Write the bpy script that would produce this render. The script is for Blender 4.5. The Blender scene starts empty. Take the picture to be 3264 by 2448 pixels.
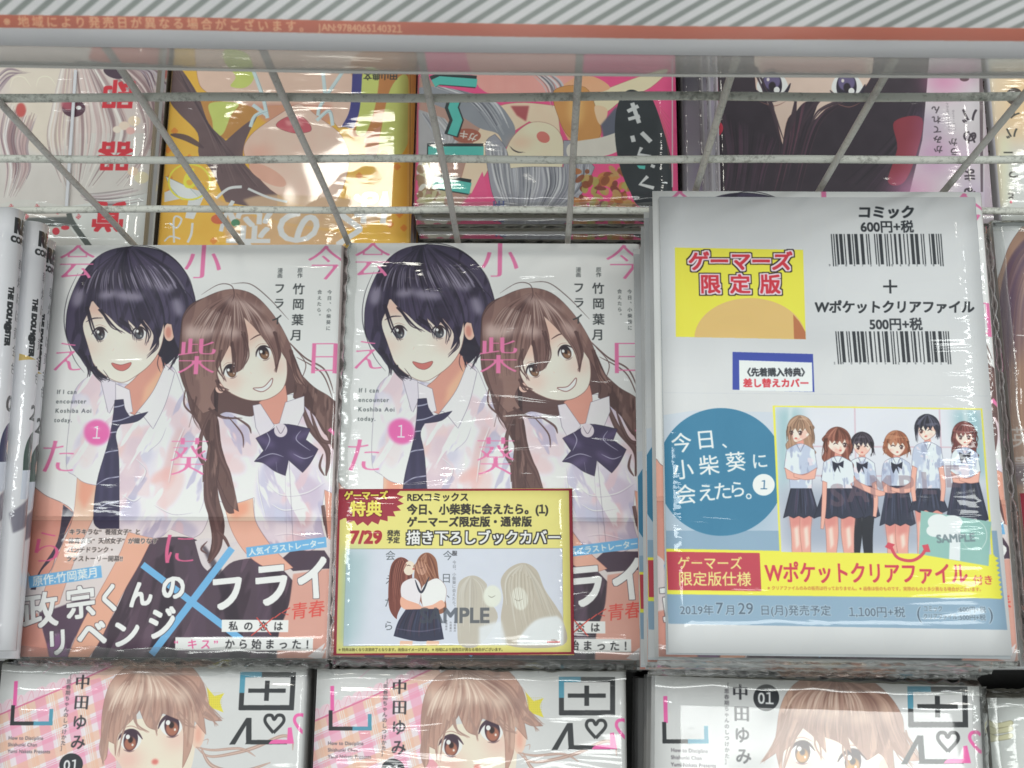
import bpy, bmesh, math, random
import numpy as np
from mathutils import Vector, Matrix

# ------------------------------------------------------------------ camera, world, lights, exposure
SC = bpy.context.scene
COL = SC.collection
W, H, F = 3264.0, 2448.0, 3984.4
CAM_Z = 0.5864


def cam_matrix(p, y, r):
    c, s = math.cos(p), math.sin(p)
    rx = np.array([[1, 0, 0], [0, c, -s], [0, s, c]])
    c, s = math.cos(y), math.sin(y)
    ry = np.array([[c, 0, s], [0, 1, 0], [-s, 0, c]])
    c, s = math.cos(r), math.sin(r)
    rz = np.array([[c, -s, 0], [s, c, 0], [0, 0, 1]])
    return rx @ ry @ rz


CM = cam_matrix(0.2337, 0.0253, 0.0046)
CO = np.array([0, 0, CAM_Z])
cam_d = bpy.data.cameras.new('camera')
cam = bpy.data.objects.new('camera', cam_d)
COL.objects.link(cam)
m4 = Matrix([[*CM[0], 0], [*CM[1], 0], [*CM[2], CAM_Z], [0, 0, 0, 1]])
cam.matrix_world = m4
cam_d.sensor_width = 4.9
cam_d.lens = 4.9 * F / W
cam_d.clip_start = 0.01
cam_d.clip_end = 50
cam_d.dof.use_dof = True
cam_d.dof.focus_distance = 0.53
cam_d.dof.aperture_fstop = 3.6
SC.camera = cam

world = bpy.data.worlds.new('World')
SC.world = world
world.use_nodes = True
bg = world.node_tree.nodes['Background']
bg.inputs[0].default_value = (0.91, 1.0, 0.96, 1)
bg.inputs[1].default_value = 0.23


def area(name, loc, size, target, power, color=(1, 0.985, 0.93)):
    d = bpy.data.lights.new(name, 'AREA')
    d.shape = 'RECTANGLE'
    d.size, d.size_y = size
    d.energy = power
    d.color = color
    o = bpy.data.objects.new(name, d)
    COL.objects.link(o)
    o.location = loc
    o.rotation_euler = (Vector(target) - Vector(loc)).to_track_quat('-Z', 'Y').to_euler()
    return o


LAMP_AT = (-0.370, 0.96, 1.80)
area('ceiling_lamp', LAMP_AT, (0.20, 0.17), (-0.08, 0.2, 0), 3.6, (1, 0.97, 0.86))
area('ceiling_lamp', (1.25, 0.55, 1.8), (0.14, 1.2), (0.0, 0.1, 0), 10, (0.95, 1.0, 0.98))
area('ceiling_lamp', (1.02, 1.02, 1.8), (0.22, 0.22), (0.2, 0.2, 0), 3.0, (1, 0.98, 0.90))
area('ceiling_lamp', (-1.4, 0.35, 1.75), (0.14, 1.2), (0.0, 0.1, 0), 9, (0.95, 1.0, 0.98))
area('ceiling_lamp', (0.1, -0.30, 2.2), (1.7, 0.30), (0.0, 0.1, 0), 20, (0.97, 1.0, 0.97))
SC.view_settings.view_transform = 'Standard'
SC.view_settings.look = 'None'
SC.view_settings.exposure = 0.0

# ------------------------------------------------------------------ glyph outlines from Blender's own font
_gl = {}


def _mesh_edges(body):
    c = bpy.data.curves.new('glyph', 'FONT')
    c.body = body
    c.resolution_u = 3
    o = bpy.data.objects.new('glyph', c)
    COL.objects.link(o)
    bpy.context.view_layer.update()
    m = bpy.data.meshes.new_from_object(o.evaluated_get(bpy.context.evaluated_depsgraph_get()))
    co = np.zeros(len(m.vertices) * 3, np.float32)
    m.vertices.foreach_get('co', co)
    co = co.reshape(-1, 3)[:, :2].astype(float)
    key = [tuple(np.round(v, 5)) for v in co]
    es = {}
    for p in m.polygons:
        vs = list(p.vertices)
        for i in range(len(vs)):
            a, b = key[vs[i]], key[vs[(i + 1) % len(vs)]]
            if (b, a) in es:
                es[(b, a)] -= 1
                if es[(b, a)] == 0:
                    del es[(b, a)]
            else:
                es[(a, b)] = es.get((a, b), 0) + 1
    bpy.data.objects.remove(o)
    bpy.data.curves.remove(c)
    bpy.data.meshes.remove(m)
    E = np.array([(*a, *b) for (a, b), n in es.items() for _ in range(abs(n))]) if es else np.zeros((0, 4))
    return E, (co[:, 0].max() if len(co) else 0)


def glyph(ch):
    if ch not in _gl:
        if ch in ' 　':
            _gl[ch] = (np.zeros((0, 4)), 0.33 if ch == ' ' else 1.0)
        else:
            E, _ = _mesh_edges('１' if ch == '1' else ch)
            if ch == '1' and len(E):
                E = E.copy()
                E[:, [0, 2]] += 0.31 - (E[:, 0].min() + E[:, 0].max()) / 2
            if ch == '1':
                adv = 0.60
            elif ord(ch) > 0x2000:
                adv = 1.0
            else:
                _, x1 = _mesh_edges(ch + '|')
                _, x2 = _mesh_edges('|')
                adv = x1 - x2
            _gl[ch] = (E, adv)
    return _gl[ch]


# ------------------------------------------------------------------ a small painter (numpy) for flat print
def spline(pts, closed=True, n=6):
    P = np.array(pts, float)
    N = len(P)
    if N < 3:
        return P
    t = np.linspace(0, 1, n, endpoint=False)[:, None]
    out = []
    rng = range(N) if closed else range(N - 1)
    for i in rng:
        if closed:
            p0, p1, p2, p3 = P[i - 1], P[i], P[(i + 1) % N], P[(i + 2) % N]
        else:
            p0, p1, p2, p3 = P[max(i - 1, 0)], P[i], P[i + 1], P[min(i + 2, N - 1)]
        out.append(0.5 * ((2 * p1) + (-p0 + p2) * t + (2 * p0 - 5 * p1 + 4 * p2 - p3) * t ** 2 + (-p0 + 3 * p1 - 3 * p2 + p3) * t ** 3))
    out = np.concatenate(out)
    if not closed:
        out = np.vstack([out, P[-1]])
    return out


def smooth_between_corners(P, n=5, limit=50):
    """rounds a polygon's gentle bends and keeps its sharp corners"""
    P = np.array(P, float)
    N = len(P)
    d = np.roll(P, -1, 0) - P
    d = d / (np.hypot(d[:, 0], d[:, 1])[:, None] + 1e-9)
    pr = np.roll(d, 1, 0)
    turn = np.degrees(np.arccos(np.clip((d * pr).sum(1), -1, 1)))
    corner = turn > limit
    t = np.linspace(0, 1, n, endpoint=False)[:, None]
    out = []
    for i in range(N):
        p1, p2 = P[i], P[(i + 1) % N]
        p0 = p1 if corner[i] else P[i - 1]
        p3 = p2 if corner[(i + 1) % N] else P[(i + 2) % N]
        out.append(0.5 * ((2 * p1) + (-p0 + p2) * t + (2 * p0 - 5 * p1 + 4 * p2 - p3) * t ** 2 + (-p0 + 3 * p1 - 3 * p2 + p3) * t ** 3))
    return np.concatenate(out)


def raster(E, x0, y0, w, h, S=3):
    out = np.zeros((h * S, w + 2), np.float32)
    if len(E):
        xa, ya, xb, yb = (E[:, 0] - x0), (E[:, 1] - y0) * S, (E[:, 2] - x0), (E[:, 3] - y0) * S
        sg = np.where(yb > ya, 1.0, -1.0)
        lo, hi = np.minimum(ya, yb), np.maximum(ya, yb)
        k0 = np.clip(np.ceil(lo - .5), 0, h * S).astype(int)
        k1 = np.clip(np.ceil(hi - .5), 0, h * S).astype(int)
        n = k1 - k0
        ok = n > 0
        xa, ya, xb, yb, sg, k0, n = [v[ok] for v in (xa, ya, xb, yb, sg, k0, n)]
        if len(n):
            idx = np.repeat(np.arange(len(n)), n)
            k = np.arange(n.sum()) - np.repeat(np.cumsum(n) - n, n) + k0[idx]
            x = xa[idx] + (k + .5 - ya[idx]) * ((xb - xa) / (yb - ya))[idx]
            x = np.clip(x, 0, w)
            i = np.minimum(x.astype(int), w)
            f = (x - i).astype(np.float32)
            s = sg[idx].astype(np.float32)
            fl = out.ravel()
            fl += np.bincount(k * (w + 2) + i, s * (1 - f), minlength=fl.size).astype(np.float32)
            fl += np.bincount(k * (w + 2) + i + 1, s * f, minlength=fl.size).astype(np.float32)
            out = fl.reshape(h * S, w + 2)
    out = np.clip(np.abs(np.cumsum(out, 1)), 0, 1)[:, :w]
    return out.reshape(h, S, w).mean(1)


def blur(m, r):
    if r < 0.5:
        return m
    k = np.exp(-0.5 * (np.arange(-int(2.5 * r) - 1, int(2.5 * r) + 2) / r) ** 2)
    k /= k.sum()
    p = len(k) // 2
    if r > 6:
        # box blurs for large radii
        b = max(1, int(r * 1.0))
        for _ in range(3):
            for ax in (0, 1):
                q = np.pad(m, [(b + 1, b) if a == ax else (0, 0) for a in (0, 1)], mode='edge')
                c = np.cumsum(q, ax, dtype=np.float64)
                if ax == 0:
                    m = ((c[2 * b + 1:] - c[:-2 * b - 1]) / (2 * b + 1)).astype(np.float32)
                else:
                    m = ((c[:, 2 * b + 1:] - c[:, :-2 * b - 1]) / (2 * b + 1)).astype(np.float32)
        return m
    q = np.pad(m, ((p, p), (0, 0)), mode='edge')
    m = sum(k[j] * q[j:j + m.shape[0]] for j in range(len(k)))
    q = np.pad(m, ((0, 0), (p, p)), mode='edge')
    return sum(k[j] * q[:, j:j + m.shape[1]] for j in range(len(k)))


def dilate(m, rx, ry=None):
    ry = rx if ry is None else ry
    for r, ax in ((rx, 1), (ry, 0)):
        if abs(r) < 0.05:
            continue
        f = np.maximum if r > 0 else np.minimum
        a = abs(r)
        n = int(a)
        fr = a - n
        base = m
        for j in range(1, n + 1):
            m = f(m, f(np.roll(base, j, ax), np.roll(base, -j, ax)))
        if fr > 0.05:
            j = n + 1
            m2 = f(m, f(np.roll(base, j, ax), np.roll(base, -j, ax)))
            m = m * (1 - fr) + m2 * fr
    return m


class Art:
    """A flat print on a rectangle in space: pixels per metre 'res', origin at its top left corner."""

    def __init__(s, centre, ex, ey, w, h, res=5600, base=(212, 214, 216)):
        s.c, s.ex, s.ey, s.w, s.h, s.res = np.array(centre, float), np.array(ex, float), np.array(ey, float), w, h, res
        s.n = np.cross(s.ex, s.ey)
        s.W, s.H = int(w * res), int(h * res)
        s.im = np.ones((s.H, s.W, 3), np.float32) * np.array(base, np.float32)
        s.sp = (0, 0, 1)
        s.clip = None
        s.rng = random.Random(7)

    def space(s, ox, oy, sc):
        s.sp = (ox, oy, sc)

    def P(s, pts):
        """photo measurements -> points of the print, by meeting the print's plane in space"""
        p = np.array(pts, float).reshape(-1, 2)
        ox, oy, sc = s.sp
        x, y = ox + p[:, 0] / sc, oy + p[:, 1] / sc
        d = np.stack([(x - W / 2) / F, -(y - H / 2) / F, -np.ones(len(p))], 1) @ CM.T
        t = ((s.c - CO) @ s.n) / (d @ s.n)
        q = CO + d * t[:, None] - s.c
        return np.stack([(q @ s.ex + s.w / 2) * s.res, (s.h / 2 - q @ s.ey) * s.res], 1)

    def scale(s, pt):
        a = s.P([pt, (pt[0] + 10, pt[1])])
        return np.hypot(*(a[1] - a[0])) / 10

    def put(s, E, col, alpha=1.0, soft=0, grow=None, ret=False, pad=0, tex=0):
        if len(E) == 0:
            return None
        g = max(np.max(np.abs(grow)) if grow is not None else 0, 0)
        pd = int(pad + soft * 3 + g + 3)
        x0, x1 = int(np.floor(min(E[:, 0].min(), E[:, 2].min()))) - pd, int(np.ceil(max(E[:, 0].max(), E[:, 2].max()))) + pd
        y0, y1 = int(np.floor(min(E[:, 1].min(), E[:, 3].min()))) - pd, int(np.ceil(max(E[:, 1].max(), E[:, 3].max()))) + pd
        x0, x1, y0, y1 = max(x0, -pd), min(x1, s.W + pd), max(y0, -pd), min(y1, s.H + pd)
        if x1 <= x0 or y1 <= y0:
            return None
        m = raster(E, x0, y0, x1 - x0, y1 - y0)
        if grow is not None:
            m = dilate(m, *grow)
        if soft:
            m = blur(m, soft)
        a0, b0, a1, b1 = max(x0, 0), max(y0, 0), min(x1, s.W), min(y1, s.H)
        if a1 <= a0 or b1 <= b0:
            return None
        m = m[b0 - y0:b1 - y0, a0 - x0:a1 - x0]
        if s.clip is not None:
            m = m * s.clip[b0:b1, a0:a1]
        if ret:
            full = np.zeros((s.H, s.W), np.float32)
            full[b0:b1, a0:a1] = m
        k = (m * alpha)[..., None]
        c = np.array(col, np.float32)
        if c.ndim == 2:      # vertical gradient
            t = np.linspace(0, 1, b1 - b0)[:, None, None]
            c = c[0] * (1 - t) + c[1] * t
        s.im[b0:b1, a0:a1] = s.im[b0:b1, a0:a1] * (1 - k) + c * k
        return full if ret else None

    @staticmethod
    def edges(q):
        return np.concatenate([q, np.roll(q, -1, 0)], 1)

    def poly(s, pts, col, alpha=1.0, soft=0, curve=False, line=None, lw=1.2, ret=False):
        q = s.P(pts)
        if curve:
            q = spline(q)
        elif 6 <= len(q) < 70:
            q = smooth_between_corners(q)
        m = s.put(s.edges(q), col, alpha, soft, ret=ret)
        if line is not None:
            s._stroke(np.vstack([q, q[:1]]), lw, line, 0.8, taper=False)
        return m

    def blob(s, x, y, rx, ry, col, alpha=1.0, soft=0, rot=0, ret=False):
        t = np.linspace(0, 2 * math.pi, 40, endpoint=False)
        c, sn = math.cos(rot), math.sin(rot)
        X, Y = rx * np.cos(t), ry * np.sin(t)
        return s.poly(np.stack([x + X * c - Y * sn, y + X * sn + Y * c], 1), col, alpha, soft, ret=ret)

    def _stroke(s, q, w, col, alpha=1.0, taper=True, soft=0):
        d = np.gradient(q, axis=0)
        L = np.hypot(d[:, 0], d[:, 1])[:, None] + 1e-6
        n = np.stack([-d[:, 1], d[:, 0]], 1) / L
        t = np.linspace(0, 1, len(q))[:, None]
        if taper == 2:
            ww = w * (1 - t) ** 0.7 + 0.2
        elif taper:
            ww = w * np.sin(np.pi * np.clip(t, 0.03, 0.97)) ** 0.6
        else:
            ww = w * np.ones_like(t)
        o = np.vstack([q + n * ww / 2, (q - n * ww / 2)[::-1]])
        s.put(s.edges(o), col, alpha, soft)

    def stroke(s, pts, w, col, alpha=1.0, taper=True, curve=True, soft=0):
        """w in photo-space units"""
        q = s.P(pts)
        k = s.scale(pts[0])
        if curve and len(pts) > 2:
            q = spline(q, False, 8)
        s._stroke(q, w * k, col, alpha, taper, soft)

    def strands(s, g0, g1, n, cols, w, alpha=0.5, seg=(0, 1), clip=None, jit=4, seed=1, taper=True):
        r = random.Random(seed)
        A, B = spline(s.P(g0), False, 8), spline(s.P(g1), False, 8)
        m = 24
        A = A[np.linspace(0, len(A) - 1, m).astype(int)]
        B = B[np.linspace(0, len(B) - 1, m).astype(int)]
        k = s.scale(g0[0])
        old = s.clip
        if clip is not None:
            s.clip = clip
        for _ in range(n):
            t = r.random()
            t2 = min(1, max(0, t + r.uniform(-.06, .06)))
            tt = np.linspace(t, t2, m)[:, None]
            q = A * (1 - tt) + B * tt
            a = seg[0] + r.random() * 0.12 * (seg[1] - seg[0])
            b = seg[1] - r.random() * 0.35 * (seg[1] - seg[0])
            q = q[int(a * (m - 1)):int(b * (m - 1)) + 1]
            if len(q) < 3:
                continue
            q = q + np.array([r.uniform(-jit, jit), r.uniform(-jit, jit)]) * k
            s._stroke(q, w * k * r.uniform(.4, 1.3), r.choice(cols), alpha * r.uniform(.5, 1), taper)
        s.clip = old

    def text(s, body, x, y, size, col, anchor='c', vertical=False, bold=0, ang=0, alpha=1.0, outline=None, mincho=False,
             track=1.0, sx=1.0, soft=0, squash=1.0, shear=0.0):
        """size: height of the em in photo-space units; x, y: centre (or left end) of the writing"""
        k = s.scale((x, y))
        em = size * k
        c = s.P([(x, y)])[0]
        gs = [glyph(ch) for ch in body]
        E = []
        if vertical:
            tot = len(body) * em * track
            yy = -tot / 2 if anchor == 'c' else 0
            for ch, (g, adv) in zip(body, gs):
                if len(g):
                    q = g.copy()
                    xm, ym = (0.5 * adv if ord(ch) > 0x2000 else .5 * adv), 0.36
                    q[:, [0, 2]] -= xm
                    q[:, [1, 3]] -= ym
                    if ch in 'ー〜（）()':
                        q = np.stack([q[:, 1], -q[:, 0], q[:, 3], -q[:, 2]], 1)
                    if ch in '、。':
                        q[:, [0, 2]] += .55
                        q[:, [1, 3]] += .55
                    q[:, [0, 2]] *= em * sx
                    q[:, [1, 3]] *= -em * squash
                    q[:, [1, 3]] += yy + em * track / 2
                    E.append(q)
                yy += em * track
        else:
            tot = sum(a for _, a in gs) * em * track * sx
            xx = -tot / 2 if anchor == 'c' else 0
            for ch, (g, adv) in zip(body, gs):
                if len(g):
                    q = g.copy()
                    q[:, [0, 2]] += shear * (q[:, [1, 3]] - .36)
                    q[:, [0, 2]] = q[:, [0, 2]] * em * sx + xx + adv * (track - 1) * em * sx / 2
                    q[:, [1, 3]] = -(q[:, [1, 3]] - 0.36) * em * squash
                    E.append(q)
                xx += adv * em * track * sx
        if not E:
            return
        E = np.concatenate(E)
        ca, sa = math.cos(ang), math.sin(ang)
        R = np.array([[ca, sa], [-sa, ca]])
        E = np.concatenate([E[:, :2] @ R + c, E[:, 2:] @ R + c], 1)
        b = bold * k
        if outline:
            for oc, ow in outline:
                s.put(E, oc, alpha, grow=((b + ow * k), (b + ow * k)))
        if mincho:
            s.put(E, col, alpha, soft, grow=(em * .014 + b, -em * .023 + b))
        else:
            s.put(E, col, alpha, soft, grow=(b, b) if bold else None)

    def barcode(s, x0, y0, x1, y1, dx, digits, seed):
        """black bars of unequal widths between two corners; dx: sideways drift from top to bottom"""
        r = random.Random(seed)
        w = (x1 - x0)
        x = 0.0
        u = w / 95.0
        bars = [(0, 1), (2, 1), (46, 1), (48, 1), (92, 1), (94, 1)]
        for half in (3, 50):
            for d in range(6):
                a = half + d * 7
                p = r.choice([(1, 1, 3), (2, 2, 1), (1, 2, 2), (1, 4, 1), (2, 1, 3), (1, 2, 3), (3, 1, 1), (3, 2, 1)])
                bars.append((a + 1, p[0]))
                bars.append((a + 1 + p[0] + p[1], min(p[2], 6 - p[0] - p[1])))
        hgt = y1 - y0
        for a, n in bars:
            g = 0 if a in (0, 2, 46, 48, 92, 94) else 0.06 * hgt
            xa, xb = x0 + a * u, x0 + (a + n * .92) * u
            s.poly([(xa, y0), (xb, y0), (xb + dx, y1 - g), (xa + dx, y1 - g)], (48, 52, 58))
        for i, ch in enumerate(digits):
            s.text(ch, x0 - 3 * u + (i * 7.1 + (4 if i > 6 else 0)) * u + dx, y1 - 1 * u, 20, (70, 75, 80), bold=.3)

    def wash(s, mask, col, scale=60, thr=.55, alpha=.7, seed=1, stretch=(1.0, 1.0), edge=.06, rot=0.0):
        """uneven watercolour patches inside a mask: scale is the patch size in print pixels"""
        r = np.random.RandomState(seed)
        ys, xs = np.where(mask.max(1) > .01)[0], np.where(mask.max(0) > .01)[0]
        if len(ys) == 0:
            return
        y0, y1, x0, x1 = ys[0], ys[-1] + 1, xs[0], xs[-1] + 1
        X, Y = np.meshgrid(np.arange(x0, x1), np.arange(y0, y1))
        c, sn = math.cos(rot), math.sin(rot)
        U, V = (X * c + Y * sn) / (scale * stretch[0]), (-X * sn + Y * c) / (scale * stretch[1])
        v = np.zeros(X.shape, np.float32)
        tot = 0
        for o in range(3):
            g = r.rand(64, 64).astype(np.float32)
            u_, v_ = U * 2 ** o + 7.3 * o, V * 2 ** o + 3.1 * o
            iu, iv = np.floor(u_).astype(int), np.floor(v_).astype(int)
            fu, fv = u_ - iu, v_ - iv
            fu, fv = fu * fu * (3 - 2 * fu), fv * fv * (3 - 2 * fv)
            G = lambda p, q: g[q % 64, p % 64]
            w_ = .55 ** o
            v += w_ * (G(iu, iv) * (1 - fu) * (1 - fv) + G(iu + 1, iv) * fu * (1 - fv) + G(iu, iv + 1) * (1 - fu) * fv + G(iu + 1, iv + 1) * fu * fv)
            tot += w_
        v = np.clip((v / tot - thr) / edge, 0, 1)
        k = (v * mask[y0:y1, x0:x1] * alpha)[..., None]
        s.im[y0:y1, x0:x1] = s.im[y0:y1, x0:x1] * (1 - k) + np.array(col, np.float32) * k

    def grain(s, amt, seed=3, scale=24):
        r = np.random.RandomState(seed)
        a = r.rand(s.H // scale + 3, s.W // scale + 3).astype(np.float32)
        yy, xx = np.linspace(0, a.shape[0] - 1.01, s.H), np.linspace(0, a.shape[1] - 1.01, s.W)
        iy, ix = yy.astype(int), xx.astype(int)
        fy, fx = (yy - iy)[:, None], (xx - ix)[None]
        v = a[iy][:, ix] * (1 - fy) * (1 - fx) + a[iy + 1][:, ix] * fy * (1 - fx) + a[iy][:, ix + 1] * (1 - fy) * fx + a[iy + 1][:, ix + 1] * fy * fx
        s.im += ((v - .5) * amt)[..., None].astype(np.float32)

    def image(s, name):
        x = np.clip(s.im, 0, 255) / 255.0
        lin = np.where(x <= .04045, x / 12.92, ((x + .055) / 1.055) ** 2.4)
        g_ = lin @ np.array([.3, .6, .1], np.float32)
        lin = lin * .93 + g_[..., None] * .07
        lin = np.clip((lin - PRINT_HAZE) * PRINT_GAIN, 0.004, 0.86)
        x = np.where(lin <= .0031308, lin * 12.92, 1.055 * lin ** (1 / 2.4) - .055)
        rgba = np.ones((s.H, s.W, 4), np.float32)
        rgba[..., :3] = x[::-1]
        img = bpy.data.images.new(name, s.W, s.H)
        img.pixels.foreach_set(rgba.ravel())
        img.update()
        img.pack()
        return img


PRINT_HAZE, PRINT_GAIN = -0.004, 1.10  # negative haze lifts the blacks: veiling glare put into the print colours


def flat_art(cx, cy, z, yaw, w, h, res=5600, base=(212, 214, 216)):
    c, s = math.cos(yaw), math.sin(yaw)
    return Art((cx, cy, z), (c, s, 0), (-s, c, 0), w, h, res, base)


PINK = (238, 120, 172)
LINE = (92, 78, 88)


def face(a, pts, skin=(238, 220, 208)):
    return a.poly(pts, skin, curve=True, line=(140, 105, 100), lw=1.6, ret=True)


def plain_eye(a, x, y, r, iris=(120, 96, 88), tilt=0.0, lash=(56, 46, 54), tall=1.15):
    c, s = math.cos(tilt), math.sin(tilt)

    def p(u, v):
        return (x + (u * c - v * s) * r, y + (u * s + v * c) * r)
    a.poly([p(-1.05, -.15), p(-.5, -.85), (p(.3, -.85)), p(1.05, -.2), p(.6, .75), p(-.5, .75)], (236, 232, 232), curve=True)
    a.blob(*p(.05, -.05), r * .68, r * .82 * tall, lash, 1, rot=tilt)
    a.blob(*p(.05, .25), r * .56, r * .5 * tall, iris, .95, soft=1.5, rot=tilt)
    a.blob(*p(.02, -.1), r * .24, r * .3, (40, 32, 38), .9, soft=1)
    a.blob(*p(-.28, -.35), r * .2, r * .22, (244, 242, 244), 1)
    a.blob(*p(.3, .35), r * .1, r * .12, (236, 226, 220), .9)
    a.stroke([p(-1.2, .1), p(-.85, -.55), p(-.2, -.98), p(.5, -.9), p(1.15, -.3)], r * .3, lash, .95)
    a.stroke([p(-.5, .9), p(.1, 1.02), p(.6, .85)], r * .1, lash, .6)
    a.stroke([p(-.9, -1.1), p(-.1, -1.4), p(.9, -1.1)], r * .07, (150, 100, 92), .7)


def wisps(a, guides, w, col, seed):
    r = random.Random(seed)
    for g in guides:
        for _ in range(4):
            d = [(x + r.uniform(-16, 16), y + r.uniform(-12, 12)) for x, y in g]
            a.stroke(d, w * r.uniform(.4, 1), col, .9, taper=2)


def closed_eye(a, x, y, w, dip, col=(70, 58, 66), tilt=0.0):
    c, s = math.cos(tilt), math.sin(tilt)
    p = [(-w, -dip * .2), (-w * .5, dip * .75), (0, dip), (w * .5, dip * .75), (w, -dip * .2)]
    a.stroke([(x + u * c - v * s, y + u * s + v * c) for u, v in p], w * .2, col, .95)
    for k in (-1, 1):
        u = w * k
        a.stroke([(x + u * c, y + u * s), (x + u * 1.28 * c - (-dip * .6) * s, y + u * 1.28 * s - dip * .5 * c)], w * .09, col, .8)


def art_two_students(pose):
    a = flat_art(*pose, base=(230, 231, 230))
    a.space(0, 740, 2.011)
    # faint pencil sleeves, legs on the left edge
    a.poly([(195, 1625), (230, 1640), (300, 1690), (410, 1740), (470, 1800), (440, 1900), (380, 2000), (330, 2160), (240, 2250), (190, 2190), (130, 2130), (150, 1900)], (228, 164, 146), curve=True, line=LINE)
    a.poly([(405, 1745), (475, 1800), (420, 1920), (395, 2010), (330, 2100), (260, 2180), (230, 2290), (195, 2290), (260, 2160), (370, 1980)], (74, 68, 86))
    a.poly([(130, 2135), (190, 2190), (195, 2290), (130, 2460), (60, 2480), (80, 2300)], (226, 226, 228))
    # lower part: skirts
    skm = a.poly([(920, 1990), (1010, 1960), (1230, 1960), (1330, 2050), (1400, 2200), (1500, 2110), (1700, 2090), (1790, 2140), (1900, 2260), (1840, 2420), (1790, 2560), (1760, 2760), (560, 2780), (640, 2600), (740, 2430), (830, 2230)], (88, 74, 90), line=LINE, ret=True)
    a.wash(skm, (66, 54, 68), 60, .5, .8, 21, (.6, 3), rot=.3)
    a.wash(skm, (112, 92, 112), 46, .58, .7, 22, (.5, 3), rot=.3)
    a.poly([(1250, 1980), (1330, 1960), (1480, 1990), (1560, 1960), (1450, 2060), (1330, 2170), (1290, 2120)], (224, 226, 230))
    for x0, x1, x2, c in ((980, 900, 800, (92, 74, 92)), (1080, 1050, 960, (52, 44, 58)), (1180, 1230, 1240, (94, 78, 98)), (1290, 1420, 1500, (54, 46, 60)), (1600, 1660, 1650, (92, 76, 96)), (1700, 1760, 1730, (58, 48, 62))):
        a.poly([(x0, 2010), (x0 + 26, 2010), (x1 + 70, 2300), (x2 + 90, 2770), (x2 - 20, 2770), (x1 - 10, 2300)], c, .75, soft=2)
    a.poly([(250, 2440), (380, 2400), (560, 2330), (640, 2420), (480, 2600), (430, 2780), (310, 2780), (290, 2640)], (96, 78, 100), soft=1)
    a.poly([(300, 2640), (380, 2560), (440, 2700), (410, 2790), (330, 2790)], (150, 110, 160), .8, soft=3)
    a.poly([(60, 2480), (240, 2440), (300, 2640), (330, 2800), (40, 2800)], (226, 164, 148), soft=1)
    # thighs right
    a.poly([(1880, 2190), (2140, 2150), (2160, 2800), (1770, 2800), (1790, 2560), (1850, 2400)], (226, 176, 160), soft=1)
    a.poly([(1870, 2040), (2080, 2040), (2150, 2150), (1880, 2170), (1800, 2100)], (82, 68, 86), line=LINE)
    # arms
    a.poly([(500, 1480), (600, 1470), (640, 1700), (600, 1830), (520, 2000), (420, 2260), (380, 2380), (250, 2430), (300, 2250), (390, 2030), (470, 1820)], (240, 192, 168), curve=False, line=(180, 120, 110))
    a.poly([(520, 1500), (590, 1500), (610, 1640), (540, 1780), (500, 1700)], (232, 156, 132), .9, soft=5)
    a.poly([(930, 1690), (1080, 1800), (1010, 1900), (900, 2120), (780, 2330), (640, 2620), (540, 2760), (420, 2760), (520, 2520), (640, 2300), (760, 2080), (850, 1860)], (240, 188, 160), line=(180, 120, 110))
    a.poly([(930, 1700), (1060, 1800), (960, 1930), (880, 1880)], (232, 158, 136), .85, soft=6)
    a.poly([(1430, 1720), (1620, 1700), (1640, 1850), (1740, 2010), (1880, 2150), (1760, 2170), (1600, 2080), (1490, 1920)], (242, 190, 166), line=(180, 120, 110))
    a.poly([(1440, 1740), (1600, 1720), (1590, 1800), (1500, 1840)], (234, 154, 126), .9, soft=6)
    a.poly([(2080, 1640), (2170, 1600), (2170, 1990), (2100, 1960)], (226, 160, 140), line=(180, 120, 110))
    # shirts
    sh1 = a.poly([(600, 900), (480, 1010), (440, 1250), (425, 1500), (480, 1560), (560, 1610), (760, 1640), (760, 1900), (1000, 1960), (1090, 1900), (1240, 1960), (1310, 1900), (1360, 1700), (1340, 1300), (1200, 1080), (1120, 880), (1050, 830), (860, 980), (740, 960)],
                 (234, 230, 238), curve=False, line=(140, 130, 148), ret=True)
    a.clip = sh1
    for (x, y, rx, ry, c, al, rot) in ((700, 1120, 60, 130, (214, 190, 200), .6, .2), (900, 1290, 90, 40, (236, 192, 190), .6, -.5), (870, 1400, 110, 90, (206, 204, 222), .9, .3), (1130, 1180, 60, 150, (224, 196, 204), .8, -.5),
                                       (1110, 1450, 50, 210, (222, 188, 190), .9, .25), (820, 1560, 80, 110, (190, 190, 214), .9, .4), (1100, 1650, 60, 140, (234, 190, 186), .6, .5), (1040, 1560, 90, 40, (234, 180, 176), .8, -.5),
                                       (830, 1780, 70, 90, (202, 196, 220), .9, 0), (1150, 1900, 120, 60, (196, 194, 216), .9, .2), (560, 1400, 60, 120, (234, 206, 204), .5, .2), (1270, 1200, 60, 90, (230, 214, 222), .9, 0), (820, 1500, 45, 70, (232, 236, 240), .9, .2),
                                       (760, 1400, 24, 60, (236, 186, 172), .6, .6)):
        a.blob(x, y, rx, ry, c, al, soft=5, rot=rot)
    a.wash(sh1, (200, 192, 214), 80, .50, .6, 3, (.8, 1.9), .16, rot=.3)
    a.wash(sh1, (236, 196, 198), 60, .60, .5, 5, (1, 1.8), rot=-.3)
    a.wash(sh1, (180, 176, 204), 40, .62, .7, 9, (.7, 2), rot=.4)
    a.wash(sh1, (238, 236, 240), 34, .64, .8, 13, (.6, 2.4), rot=.5)
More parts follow.
